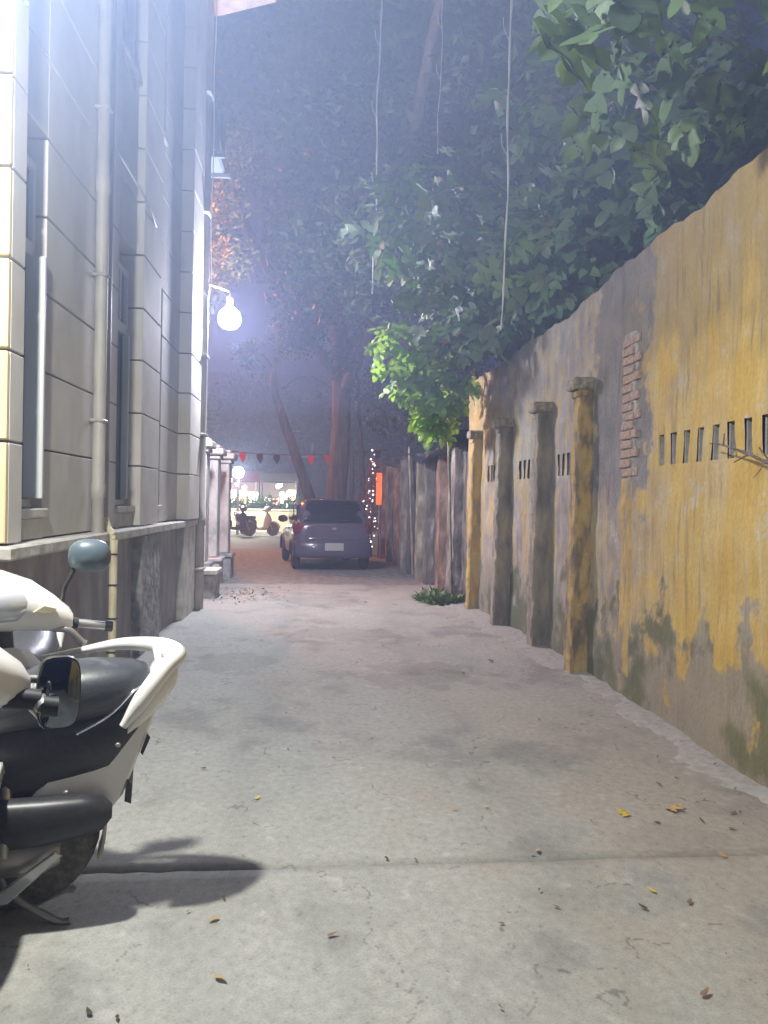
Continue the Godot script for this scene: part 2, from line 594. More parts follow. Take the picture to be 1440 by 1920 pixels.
func wall_texture() -> Array:
	var w := 2048
	var h := 576
	var big := fnoise(41, 0.005, w, h, 4)
	var mid := fnoise(42, 0.018, w, h, 5, 0.6)
	var fine := fnoise(43, 0.16, w, h, 3, 0.7)
	var st1 := fstreak(44, 0.022, w, h, 9, 5)
	var st2 := fstreak(45, 0.07, w, h, 12, 3)
	var pch := fnoise(46, 0.011, w, h, 5, 0.6)
	var st3 := fstreak(47, 0.16, w, h, 24, 3)
	var o := PackedByteArray()
	o.resize(w * h * 3)
	var hb := PackedByteArray()
	hb.resize(w * h)
	for j in h:
		var y := 3.3 * (1.0 - (j + 0.5) / h)
		for i in w:
			var k := j * w + i
			var d := 12.0 * (i + 0.5) / w
			var b := big[k] / 255.0
			var m := mid[k] / 255.0
			var fi := fine[k] / 255.0
			var s1 := st1[k] / 255.0
			var s2 := st2[k] / 255.0
			var pc := pch[k] / 255.0
			var s3 := st3[k] / 255.0
			# lime wash, ochre to pale
			var t := clampf(0.5 * m + 0.35 * s1 + 0.3 * b - 0.08, 0.0, 1.0)
			var cr := lerpf(0.46, 0.49, t)
			var cg := lerpf(0.295, 0.375, t)
			var cb := lerpf(0.05, 0.14, t)
			var hgt := 0.55
			# far bays have lost most of the wash: greyish white render, some warm remains
			var far_ := sst(4.9, 6.6, d + (pc - 0.5) * 2.6) * (1.0 - 0.75 * sst(10.3, 10.9, d))
			var remain := sst(0.50, 0.60, pc * 0.5 + s1 * 0.5)
			var fr := lerpf(0.21, 0.36, m)
			var fg := lerpf(0.20, 0.325, m)
			var fb := lerpf(0.19, 0.285, m)
			var keep := far_ * (1.0 - 0.55 * remain)
			cr = lerpf(cr, fr, keep)
			cg = lerpf(cg, fg, keep)
			cb = lerpf(cb, fb, keep)
			# a band of bare cement render where a column once stood
			var edge := (pc - 0.5) * 0.55 + (m - 0.5) * 0.25
			var cem := sst(5.62, 5.74, d + edge) * (1.0 - sst(6.75, 6.9, d + edge)) * sst(1.35, 1.60, y + (m - 0.5) * 0.7)
			var cl := 0.115 + 0.075 * m + 0.04 * fi
			cr = lerpf(cr, cl * 1.02, cem)
			cg = lerpf(cg, cl, cem)
			cb = lerpf(cb, cl * 0.985, cem)
			hgt -= 0.12 * cem
			# flakes fallen off the wash
			# washed-out pale runs
			var run := sst(0.50, 0.72, s1 * 0.55 + s3 * 0.45) * (1.0 - cem)
			cr = lerpf(cr, 0.40, run * 0.45)
			cg = lerpf(cg, 0.355, run * 0.45)
			cb = lerpf(cb, 0.25, run * 0.45)
			var fl := sst(0.63, 0.70, pc * 0.5 + m * 0.4 + fi * 0.1) * (1.0 - cem)
			cr = lerpf(cr, 0.42, fl * 0.5)
			cg = lerpf(cg, 0.385, fl * 0.5)
			cb = lerpf(cb, 0.33, fl * 0.5)
			hgt -= 0.10 * fl
			# rain-washed algae hanging from the coping in long ragged streaks
			var reach := 2.28 - 0.7 * (s1 - 0.5) - 0.8 * (b - 0.5) - 0.4 * (s3 - 0.5)
			var al := sst(reach - 0.12, reach + 0.4, y) * (0.40 + 0.6 * s3) * (1.0 - 0.5 * far_)
			cr = lerpf(cr, 0.205, al * 0.80)
			cg = lerpf(cg, 0.165, al * 0.80)
			cb = lerpf(cb, 0.085, al * 0.80)
			# thin streaks below the holes and all over
			var stx := sst(0.52, 0.74, s2 * 0.6 + s3 * 0.4) * (0.35 + 0.65 * sst(0.42, 0.6, b))
			cr *= 1.0 - 0.34 * stx
			cg *= 1.0 - 0.33 * stx
			cb *= 1.0 - 0.22 * stx
			# damp, moss and bare mortar creeping up from the ground with a ragged outline
			var rise := 0.60 + 1.1 * (pc - 0.5) + 0.55 * (m - 0.5) + 0.35 * (s1 - 0.5)
			var ms := 1.0 - sst(rise - 0.16, rise + 0.14, y)
			var gr := sst(0.42, 0.60, 0.6 * b + 0.4 * pc)
			var mr := lerpf(0.22, 0.075, gr)
			var mg := lerpf(0.205, 0.095, gr)
			var mbb := lerpf(0.17, 0.05, gr)
			cr = lerpf(cr, mr, ms * 0.85)
			cg = lerpf(cg, mg, ms * 0.85)
			cb = lerpf(cb, mbb, ms * 0.85)
			hgt -= 0.15 * ms
			var g := 0.80 + 0.26 * fi + 0.16 * (m - 0.5) + 0.22 * (s3 - 0.4)
			o[k * 3] = SRGB[clampi(int(cr * g * 1024), 0, 1024)]
			o[k * 3 + 1] = SRGB[clampi(int(cg * g * 1024), 0, 1024)]
			o[k * 3 + 2] = SRGB[clampi(int(cb * g * 1024), 0, 1024)]
			hb[k] = clampi(int(255.0 * (hgt + 0.16 * (fi - 0.5) + 0.22 * (m - 0.5))), 0, 255)
	var hi := Image.create_from_data(w, h, false, Image.FORMAT_L8, hb)
	hi.convert(Image.FORMAT_RGBA8)
	hi.bump_map_to_normal_map(4.0)
	return [ImageTexture.create_from_image(Image.create_from_data(w, h, false, Image.FORMAT_RGB8, o)), ImageTexture.create_from_image(hi)]

var wall_noise: FastNoiseLite
func wall_x(d: float, y: float) -> float:
	if wall_noise == null:
		wall_noise = FastNoiseLite.new()
		wall_noise.seed = 3
		wall_noise.frequency = 1.0
	return wx(d) + wall_noise.get_noise_2d(d * 1.3, y * 1.3) * 0.022 + wall_noise.get_noise_2d(d * 6.0, y * 6.0) * 0.006

func wall_patch(st: SurfaceTool, d0: float, d1: float, y0: float, y1: float, proud: float):
	# a skin of plaster or mortar following the wall, with ragged edges
	var rows := []
	var ny := int((y1 - y0) / 0.03)
	for j in ny + 1:
		var y := lerpf(y0, y1, float(j) / ny)
		var a := []
		var e0 := d0 + rng.randf_range(-0.012, 0.012)
		var e1 := d1 + rng.randf_range(-0.012, 0.012)
		for i in 7:
			var d := lerpf(e0, e1, i / 6.0)
			a.append(Vector3(wall_x(d, y) - (proud if i > 0 and i < 6 and j > 0 and j < ny else -0.006), y, -d))
		rows.append(a)
	for j in ny:
		for i in 6:
			quad(st, rows[j][i], rows[j][i + 1], rows[j + 1][i + 1], rows[j + 1][i])

func wall_grid(st: SurfaceTool, d0: float, d1: float, y0: float, y1: float, to_top := false, ends := true, back := 0.0):
	var ds := [d0]
	var dk := ceilf(d0 / 0.07 + 0.05) * 0.07
	while dk < d1 - 0.004:
		ds.append(dk)
		dk += 0.07
	ds.append(d1)
	var nd := ds.size() - 1
	var ny := maxi(1, int(ceil((y1 - y0) / 0.08)))
	var fn := FastNoiseLite.new()
	fn.seed = 3
	fn.frequency = 1.0
	var P := func(i, j):
		var d: float = ds[i]
		var yt := wall_top(d) if to_top else y1
		var y := lerpf(y0, yt, float(j) / ny)
		return Vector3(wall_x(d, y) + back, y, -d)
	for i in nd:
		for j in ny:
			var q := [P.call(i, j), P.call(i + 1, j), P.call(i + 1, j + 1), P.call(i, j + 1)]
			for n in [0, 1, 2, 0, 2, 3]:
				var p: Vector3 = q[n]
				v(st, p, Vector2(-p.z / 12.0, 1.0 - p.y / 3.3))
	# coping, ends and back
	st.set_smooth_group(2)
	for i in nd:
		if to_top:
			var a: Vector3 = P.call(i, ny)
			var b: Vector3 = P.call(i + 1, ny)
			var bk := Vector3(0.22, -0.01, 0)
			for p in [a, b, b + bk, a, b + bk, a + bk]:
				v(st, p, Vector2(-p.z / 12.0, 0.04))
	var e := 0.2
	for pr in ([[P.call(0, 0), P.call(0, ny)], [P.call(nd, 0), P.call(nd, ny)]] if ends else []):
		var a: Vector3 = pr[0]
		var b: Vector3 = pr[1]
		for p in [a, b, b + Vector3(e, 0, 0), a, b + Vector3(e, 0, 0), a + Vector3(e, 0, 0)]:
			v(st, p, Vector2(-p.z / 12.0, 1.0 - p.y / 3.3))
	var lo: Vector3 = P.call(0, 0) + Vector3(e, 0, 0)
	var l1: Vector3 = P.call(nd, 0) + Vector3(e, 0, 0)
	var h0: Vector3 = P.call(0, ny) + Vector3(e, 0, 0)
	var h1: Vector3 = P.call(nd, ny) + Vector3(e, 0, 0)
	for p in [lo, h1, l1, lo, h0, h1]:
		v(st, p, Vector2(-p.z / 12.0, 1.0 - p.y / 3.3))
	# under and over faces (seen inside the holes)
	for j in [0, ny]:
		if to_top and j == ny: continue
		for i in nd:
			var a: Vector3 = P.call(i, j)
			var b: Vector3 = P.call(i + 1, j)
			for p in [a, b, b + Vector3(e, 0, 0), a, b + Vector3(e, 0, 0), a + Vector3(e, 0, 0)]:
				v(st, p, Vector2(-p.z / 12.0, 1.0 - p.y / 3.3))

func make_yellow_wall():
	var tx := wall_texture()
	var wm := StandardMaterial3D.new()
	wm.albedo_texture = tx[0]
	wm.normal_enabled = true
	wm.normal_texture = tx[1]
	wm.normal_scale = 0.8
	wm.roughness = 0.93
	M.wall = wm
	var w := thing("boundary_wall", "tall old yellow plastered boundary wall with a row of slot holes and mossy foot", "wall", "", Vector3.ZERO)
	var yb := 1.70
	var yt := 1.905
	# bays between the columns; each has its own panels and slots
	var cols := [4.25, 5.55, 6.80, 8.03, 9.40, 10.75]
	var bays := [[0.4, 4.335, 0.9], [4.335, 5.85, 0.17], [5.85, 6.8, 0.17], [6.8, 8.03, 0.16], [8.03, 9.4, 0.165], [9.4, 10.75, 0.16], [10.75, 11.5, 0.15]]
	for bi in bays.size():
		var d0: float = bays[bi][0]
		var d1: float = bays[bi][1]
		var st := mb(true)
		wall_grid(st, d0, d1, -0.04, yb, false, bi == 6)
		part(w, "lower_panel", st, wm)
		st = mb(true)
		wall_grid(st, d0, d1, yt, 3.2, true, bi == 6)
		part(w, "upper_panel", st, wm)
		# piers between slots
		var s: Array = []
		if bi == 0:
			var dd := 4.24
			while dd > 0.6:
				s.append(dd)
				dd -= 0.19
		elif bi == 1:
			for q in 6: s.append(4.43 + 0.19 * q)
		elif bi == 2:
			pass
		else:
			var mid := (d0 + d1) / 2.0 + 0.04
			var num := 5 if bi < 6 else 3
			for q in num: s.append(mid + (q - (num - 1) / 2.0) * 0.155)
		s.sort()
		var hw := 0.040
		var edges := [d0]
		for c in s:
			edges.append(c - hw)
			edges.append(c + hw)
		edges.append(d1)
		for e in range(0, edges.size(), 2):
			st = mb(true)
			wall_grid(st, edges[e], edges[e + 1], yb, yt, false, bi == 6 and e == edges.size() - 2)
			part(w, "pier" if edges[e + 1] - edges[e] < 0.3 else "middle_panel", st, wm)
		for c in s:
			st = mb()
			var xb := wx(c) + 0.10 + rng.randf() * 0.03
			box(st, Vector3(xb, yb - 0.02, -c - 0.06), Vector3(wx(c) + 0.2, yt + 0.02, -c + 0.06))
			part(w, "slot_infill", st, M.cement)
			for sd in [-1.0, 1.0]:
				st = mb()
				var zj: float = -c + sd * (hw + 0.006)
				box(st, Vector3(wx(c) + 0.012, yb - 0.015, zj - 0.008), Vector3(xb - 0.002, yt + 0.015, zj + 0.008), 0.003)
				part(w, "slot_jamb", st, M.cement)
	# end face of the wall
	# --- columns standing against it
	var tops := [0.0, 0.0, 2.50, 2.44, 2.41, 2.38]
	var prot := [0.0, 0.0, 0.15, 0.17, 0.18, 0.15]
	var widths := [0.0, 0.0, 0.19, 0.19, 0.19, 0.18]
	var cmat := [null, null, M.wash_brown, M.wash_grey, M.wash_grey, M.wash]
	var names := ["", "", "short wall column nearest the bare brick scar, yellow with moss stained foot", "grey stained short wall column, second beyond the bare brick scar", "grey stained short wall column, third beyond the bare brick scar", "bright yellow short wall column at the far end of the wall"]
	for i in range(2, 6):
		var d: float = cols[i]
		var c := thing("wall_column", names[i], "column", "short columns standing against the yellow wall", Vector3(wx(d), 0, -d))
		var st := mb(false)
		var p: float = prot[i]
		var hw2: float = widths[i]
		var H: float = tops[i]
		# shaft, slightly crooked, worn edges
		var rings := []
		var fn := FastNoiseLite.new()
		fn.seed = 60 + i
		fn.frequency = 1.6
		var nseg := 44
		for k in nseg + 1:
			var y := lerpf(-0.03, H - 0.16, float(k) / nseg)
			var a := []
			var pts := [Vector2(0.05, 0), Vector2(-p + 0.015, 0), Vector2(-p, -0.015), Vector2(-p, -hw2 + 0.015), Vector2(-p + 0.015, -hw2), Vector2(0.05, -hw2)]
			var lean := 0.012 * y
			for q in pts.size():
				var nz := fn.get_noise_2d(y * 3.0, q * 7.0) * 0.016 + fn.get_noise_2d(y * 14.0, q * 7.0) * 0.011
				var xo: float = pts[q].x + (nz + lean if q > 0 and q < 5 else 0.0)
				a.append(Vector3(xo, y, pts[q].y + fn.get_noise_2d(y * 4.0, q * 3.0 + 50.0) * 0.008))
			rings.append(a)
		loft(st, rings)
		part(c, "shaft", st, cmat[i])
		st = mb()
		box(st, Vector3(-p - 0.008, H - 0.165, -hw2 - 0.008), Vector3(0.04, H - 0.105, 0.008), 0.008, Transform3D(Basis(), Vector3(0.025, 0, 0)))
		part(c, "necking", st, cmat[i])
		st = mb()
		box(st, Vector3(-p - 0.022, H - 0.102, -hw2 - 0.02), Vector3(0.04, H, 0.02), 0.016, Transform3D(Basis(Vector3(0, 0, 1), 0.012), Vector3(0.025, 0, 0)))
		part(c, "cap", st, M.moss_block)
	# --- flush column: bare bricks above, ochre plaster below
	var fc := thing("brick_pilaster", "flush pilaster scar of bare bricks above and orange plaster below in the yellow wall", "pilaster", "", Vector3(wx(5.85), 0, -5.85))
	fc.position = Vector3.ZERO
	var st2 := mb(true)
	wall_patch(st2, 5.86, 6.10, 0.16, 1.64, 0.012)
	part(fc, "plaster_strip", st2, M.wash)
	st2 = mb(true)
	wall_patch(st2, 5.80, 6.13, 1.62, 2.72, 0.004)
	part(fc, "mortar_bed", st2, M.cement)
	var bmesh := []
	for k in 3:
		st2 = mb()
		box(st2, Vector3(-0.014, 0, -0.105), Vector3(0.03, 0.060, 0.105), 0.006)
		bmesh.append(mesh_of(st2))
	for r in 15:
		var y := 1.64 + r * 0.069
		var sh := rng.randf_range(-0.022, 0.022)
		var xo := rng.randf_range(-0.006, 0.004)
		put(fc, "brick", bmesh[r % 3], M.brick, Transform3D(Basis(Vector3(1, 0, 0), rng.randf_range(-0.03, 0.03)), Vector3(wall_x(5.97, y) - 0.002 + xo, y, -5.97 + sh)))
		if r % 2 == 0:
			put(fc, "brick", bmesh[(r + 1) % 3], M.brick, Transform3D(Basis().scaled(Vector3(1, 1, 0.5)), Vector3(wall_x(5.82, y) + xo, y + 0.004, -5.815 + sh)))

# ================= the building =================
func make_building():
	var XP := -1.62    # pilaster face
	var XF := -1.69    # wall blocks
	var b := thing("town_building", "tall pale rendered building with scored block courses, pilasters and narrow windows", "building", "", Vector3(0, 0, 0))
	var TOP := 8.6
	# core behind the blocks: its face is the bottom of the joints
	var st := mb()
	box(st, Vector3(-7.0, -0.05, -10.9), Vector3(XF - 0.13, TOP, -4.47))
	part(b, "core_wall", st, M.joint)
	var rows := [1.155, 1.69, 2.16, 2.63, 3.09, 3.56, 4.03, 4.5, 4.97, 5.44, 5.91, 6.38, 6.85, 7.32, 7.79, 8.26]
	var cache := {}
	var block := func(d0: float, d1: float, y0: float, y1: float, xface: float, depth: float):
		var key := "%.2f %.2f %.2f" % [d1 - d0, y1 - y0, depth]
		if not cache.has(key):
			var s := mb()
			box(s, Vector3(-depth, 0.006, -(d1 - d0) + 0.002), Vector3(0, (y1 - y0) - 0.006, -0.002), 0.005)
			cache[key] = mesh_of(s)
		put(b, "wall_block", cache[key], M.render, Transform3D(Basis(), Vector3(xface, y0, -d0)))
	# [from, to, kind]: p pilaster, w wall, o opening with a window
	var runs := [[4.40, 4.60, "p"], [4.60, 5.14, "o"], [5.14, 6.90, "w"], [6.90, 7.50, "o"], [7.50, 8.30, "p"], [8.30, 8.72, "o"], [8.72, 9.75, "w"], [9.75, 10.55, "p"]]
	for rn in runs:
		for k in rows.size() - 1:
			var y0: float = rows[k]
			var y1: float = rows[k + 1]
			if rn[2] == "p":
				block.call(rn[0], rn[1], y0, y1, XP if rn[0] < 9.0 else XP + 0.07, 0.2 if rn[0] < 9.0 else 0.27)
			elif rn[2] == "w":
				block.call(rn[0], rn[1], y0, y1, XF, 0.13)
			elif y0 > 3.4 and not (y0 > 4.9 and y1 < 7.0):
				block.call(rn[0], rn[1], y0, y1, XF, 0.13)
	# end wall facing the yard
	for k in rows.size() - 1:
		var s := mb()
		box(s, Vector3(-6.9, rows[k] + 0.009, -4.398), Vector3(XP, rows[k + 1] - 0.009, -4.36), 0.006)
		part(b, "wall_block", s, M.render_yellow)
	# ledge and plinth
	st = mb()
	box(st, Vector3(XF - 0.1, 1.075, -10.62), Vector3(XP + 0.05, 1.150, -4.30), 0.012)
	part(b, "ledge", st, M.ledge)
	st = mb()
	box(st, Vector3(-7.0, 1.077, -4.40), Vector3(XF - 0.1, 1.148, -4.30), 0.012)
	part(b, "ledge", st, M.ledge)
	st = mb()
	box(st, Vector3(XF - 0.2, -0.05, -5.9), Vector3(XF + 0.015, 1.073, -4.345), 0.004)
	part(b, "plinth", st, M.plinth_red)
	st = mb()
	box(st, Vector3(XF - 0.2, -0.05, -10.6), Vector3(XF + 0.013, 1.073, -5.904), 0.004)
	part(b, "plinth", st, M.plinth)
	st = mb()
	box(st, Vector3(-7.0, -0.05, -4.46), Vector3(XF - 0.203, 1.073, -4.345), 0.004)
	part(b, "plinth", st, M.plinth_red)
	for pr in [[7.50, 8.30], [9.75, 10.55]]:
		st = mb()
		box(st, Vector3(XF - 0.1, -0.05, -pr[1] - 0.02), Vector3(XP + 0.03, 1.072, -pr[0] + 0.02), 0.01)
		part(b, "pilaster_base", st, M.cement if pr[0] < 9 else M.ledge)
	# windows
	for wv in [[4.60, 5.14, 1.34, 3.40, 2.83], [6.90, 7.50, 1.34, 3.40, 2.83], [8.30, 8.72, 1.34, 3.40, 2.83], [4.60, 5.14, 5.1, 6.8, 6.2], [6.90, 7.50, 5.1, 6.8, 6.2], [8.30, 8.72, 5.1, 6.8, 6.2]]:
		var d0: float = wv[0]
		var d1: float = wv[1]
		var win := MeshInstance3D.new()
		win.name = "window"
		b.add_child(win, true)
		var xw := XF - 0.075
		st = mb()
		var fw := 0.05
		for q in [[d0, d0 + fw, wv[2], wv[3]], [d1 - fw, d1, wv[2], wv[3]], [d0 + fw, d1 - fw, wv[2], wv[2] + fw], [d0 + fw, d1 - fw, wv[3] - fw, wv[3]], [d0 + fw, d1 - fw, wv[4], wv[4] + 0.09]]:
			box(st, Vector3(xw - 0.04, q[2], -q[1]), Vector3(xw + 0.012, q[3], -q[0]), 0.004)
		win.mesh = mesh_of(st)
		win.material_override = M.window_frame
		# the lower sash stands ajar: a bright frame edge turned towards the lane
		st = mb()
		var sd := d1 - 0.09
		box(st, Vector3(xw - 0.01, wv[2] + fw + 0.004, -sd - 0.018), Vector3(xw + (0.105 if d0 < 5.0 else 0.05), wv[4] - 0.004, -sd + 0.018), 0.006)
		part(win, "sash", st, M.window_frame)
		st = mb()
		box(st, Vector3(xw - 0.012, wv[4] + 0.094, -(d0 + d1) / 2 - 0.016), Vector3(xw + 0.02, wv[3] - fw - 0.004, -(d0 + d1) / 2 + 0.016), 0.004)
		part(win, "mullion", st, M.window_frame)
		for yy in [[wv[2] + fw, wv[4]], [wv[4] + 0.09, wv[3] - fw]]:
			st = mb()
			box(st, Vector3(xw - 0.02, yy[0] + 0.002, -d1 + fw + 0.002), Vector3(xw - 0.014, yy[1] - 0.002, -d0 - fw - 0.002))
			part(win, "pane", st, M.glass)
		st = mb()
		box(st, Vector3(xw - 0.055, wv[2] + 0.002, -d1 + 0.002), Vector3(xw - 0.048, wv[3] - 0.002, -d0 - 0.002))
		part(win, "blind", st, M.blind_sheen)
		st = mb()
		box(st, Vector3(XF - 0.12, wv[2] - 0.185, -d1), Vector3(XF + 0.002, wv[2] - 0.06, -d0), 0.006)
		box(st, Vector3(XF - 0.12, wv[2] - 0.058, -d1 - 0.03), Vector3(XF + 0.03, wv[2] - 0.003, -d0 + 0.03), 0.008)
		part(win, "sill", st, M.ledge)
	# roof slab reaching out over the far corner
	st = mb()
	extrude(st, [Vector2(-7.2, 3.9), Vector2(-1.25, 3.9), Vector2(-1.25, 9.2), Vector2(-0.72, 10.85), Vector2(-1.5, 11.25), Vector2(-7.2, 11.25)], 0.0, 0.28, 0.01, Transform3D(Basis(Vector3(1, 0, 0), -PI / 2), Vector3(0, 7.84, 0)))
	part(b, "eave", st, M.ledge)
	# pipes clipped to the facade are things of their own
	var dp := thing("drain_pipe", "thick pale drain pipe with bell joint running down the building wall", "pipe", "pipes on the building", Vector3(XF + 0.06, 0, -6.15))
	st = mb(true)
	lathe(st, [Vector2(0.044, 1.15), Vector2(0.045, 1.4), Vector2(0.052, 1.41), Vector2(0.052, 1.5), Vector2(0.045, 1.51), Vector2(0.045, 3.6), Vector2(0.052, 3.61), Vector2(0.052, 3.72), Vector2(0.045, 3.73), Vector2(0.045, 8.0)], 18)
	part(dp, "pipe", st, M.pipe)
	for y in [1.95, 3.0, 4.2, 5.4, 6.6]:
		st = mb()
		box(st, Vector3(-0.06, y, -0.056), Vector3(0.052, y + 0.025, 0.056), 0.01)
		part(dp, "clip", st, M.pipe)
	var tp := thing("water_pipe", "thin pale vertical pipe beside the thick drain pipe, running yellowish down to the ground", "pipe", "pipes on the building", Vector3(XF + 0.06, 0, -6.36))
	st = mb(true)
	tube(st, [Vector3(0.0, 8, 0), Vector3(0.0, 1.25, 0)], 0.022, 10)
	part(tp, "upper_pipe", st, M.pipe)
	st = mb(true)
	tube(st, smooth_path([Vector3(0.0, 1.25, 0), Vector3(0.03, 1.17, 0.03), Vector3(0.085, 1.12, 0.08), Vector3(0.085, 1.0, 0.08), Vector3(0.085, 0.0, 0.08)], 4), 0.030, 10)
	part(tp, "lower_pipe", st, M.pipe_yellow)
	for y in [0.25, 0.5, 0.75, 0.98]:
		st = mb()
		box(st, Vector3(0.05, y, 0.045), Vector3(0.118, y + 0.014, 0.113), 0.003)
		part(tp, "clip", st, M.black_plastic)
	var cp := thing("corner_pipe", "cream drain pipe at the far corner of the building below the round lamp", "pipe", "pipes on the building", Vector3(-1.575, 0, -10.72))
	st = mb(true)
	lathe(st, [Vector2(0.075, 0.0), Vector2(0.075, 1.06), Vector2(0.085, 1.07), Vector2(0.085, 1.17), Vector2(0.075, 1.18), Vector2(0.075, 4.0), Vector2(0.084, 4.02), Vector2(0.084, 4.14), Vector2(0.075, 4.16), Vector2(0.075, 8.05)], 18)
	part(cp, "pipe", st, M.pipe)
	for y in [0.5, 2.2, 3.2, 5.0, 6.5]:
		st = mb()
		box(st, Vector3(-0.09, y, -0.09), Vector3(0.088, y + 0.035, 0.19), 0.01)
		part(cp, "clip", st, M.pipe)
	M.ac_metal = mat(lin(0.16, 0.18, 0.19), 0.6)
	# air conditioner on its bracket behind the corner
	var ac := thing("air_conditioner", "grey outdoor air conditioner on a bracket high behind the far corner", "air conditioner", "", Vector3(-1.56, 5.85, -11.3))
	st = mb()
	box(st, Vector3(-0.25, 0.06, -0.38), Vector3(0.12, 0.76, 0.38), 0.03)
	part(ac, "casing", st, M.ac_metal)
	st = mb(true)
	var gx := Transform3D(Basis(Vector3(0, 0, 1), -PI / 2), Vector3(0.122, 0.41, 0.1))
	lathe(st, [Vector2(0.25, 0.0), Vector2(0.26, 0.012), Vector2(0.24, 0.016), Vector2(0.05, 0.016)], 24, gx)
	part(ac, "fan_grille", st, M.black_plastic)
	st = mb()
	box(st, Vector3(-0.3, 0.0, -0.36), Vector3(0.2, 0.055, -0.32), 0.004)
	box(st, Vector3(-0.3, 0.0, 0.32), Vector3(0.2, 0.055, 0.36), 0.004)
	box(st, Vector3(-0.28, 0.0, -0.32), Vector3(-0.1, 0.05, 0.32), 0.004)
	part(ac, "bracket", st, M.ac_metal)
	# cables
	var cb := thing("lamp_cable", "loose white cable hanging down the corner pipe to the round lamp", "cable", "cables on the building")
	st = mb(true)
	tube(st, smooth_path([Vector3(-1.60, 8.0, -10.2), Vector3(-1.47, 7.9, -10.6), Vector3(-1.46, 7.3, -10.66), Vector3(-1.475, 6.8, -10.66), Vector3(-1.46, 5.9, -10.64), Vector3(-1.475, 4.9, -10.64), Vector3(-1.46, 4.1, -10.64), Vector3(-1.52, 3.98, -10.6), Vector3(-1.60, 4.2, -10.45)], 6), 0.008, 6)
	part(cb, "wire", st, M.cable)
	var cb2 := thing("slack_cable", "short white slack cable looping across the upper facade between the pipes", "cable", "cables on the building")
	st = mb(true)
	tube(st, smooth_path([Vector3(XF + 0.03, 4.12, -6.6), Vector3(XF + 0.12, 3.98, -6.85), Vector3(XF + 0.16, 3.90, -7.25), Vector3(XF + 0.12, 3.9, -7.7), Vector3(XP + 0.005, 3.98, -8.0)], 6), 0.009, 6)
	part(cb2, "wire", st, M.cable)

# ================= lamps =================
func emit_mat(c: Color, e: float) -> StandardMaterial3D:
	var m := mat(c, 0.5)
	m.emission_enabled = true
	m.emission = c
	m.emission_energy_multiplier = e
	return m

func omni(parent: Node3D, at: Vector3, c: Color, e: float, size: float):
	var l := OmniLight3D.new()
	l.name = "bulb_light"
	l.position = at
	l.light_color = c
	l.light_energy = e
	l.light_size = size
	l.omni_range = 90.0
	l.omni_attenuation = 2.0
	l.shadow_enabled = true
	parent.add_child(l)

func make_lamps():
	var cool := Color(0.95, 0.945, 1.0)
	var lb := thing("globe_lamp", "glowing round white lamp hanging from a bracket at the far building corner", "lamp", "", Vector3(-1.30, 3.84, -11.3))
	var st := mb(true)
	lathe(st, [Vector2(0.035, 0.17), Vector2(0.07, 0.15), Vector2(0.135, 0.09), Vector2(0.16, 0.0), Vector2(0.145, -0.075), Vector2(0.095, -0.13), Vector2(0.0, -0.155)], 24)
	part(lb, "bulb", st, emit_mat(Color(0.95, 0.96, 1.0), 7.0))
	st = mb(true)
	lathe(st, [Vector2(0.0, 0.30), Vector2(0.035, 0.30), Vector2(0.045, 0.28), Vector2(0.045, 0.18), Vector2(0.036, 0.172), Vector2(0.0, 0.172)], 16)
	part(lb, "lamp_cap", st, M.cable)
	st = mb(true)
	tube(st, smooth_path([Vector3(0, 0.29, 0), Vector3(0, 0.34, 0), Vector3(-0.05, 0.37, 0.05), Vector3(-0.27, 0.33, 0.54)], 5), 0.012, 8)
	part(lb, "bracket", st, M.pipe_yellow)
	omni(lb, Vector3(0, 0.0, 0), cool, 28.0, 0.14)
	var la := thing("yard_lamp", "white bulb lamp on a long arm from the building's end wall, above the scooters", "lamp", "", Vector3(-1.28, 3.45, -2.35))
	st = mb(true)
	lathe(st, [Vector2(0.03, 0.12), Vector2(0.05, 0.10), Vector2(0.075, 0.05), Vector2(0.085, 0.0), Vector2(0.07, -0.05), Vector2(0.04, -0.075), Vector2(0.0, -0.085)], 20)
	part(la, "bulb", st, emit_mat(Color(1.0, 0.99, 0.95), 12.0))
	st = mb(true)
	lathe(st, [Vector2(0.0, 0.22), Vector2(0.03, 0.22), Vector2(0.035, 0.12), Vector2(0.0, 0.12)], 14)
	part(la, "lamp_cap", st, M.cable)
	st = mb(true)
	tube(st, smooth_path([Vector3(0, 0.21, 0), Vector3(0, 0.27, 0), Vector3(-0.1, 0.32, -0.12), Vector3(-0.72, 0.25, -2.02)], 6), 0.018, 8)
	part(la, "arm", st, M.alloy)
	omni(la, Vector3.ZERO, Color(1.0, 0.985, 0.94), 20.5, 0.07)
	# sodium lamps: one on the street, one added unseen to light leaf sprays
	street_lamp("tall street lamp glowing orange on the street beyond the gate pillars", Vector3(-5.6, -0.05, -24.0), 7.0, 62.0)
	street_lamp("orange lamp on a post added out of view behind the building to light the leaf sprays", Vector3(-3.5, -0.05, -13.95), 6.05, 13.0)

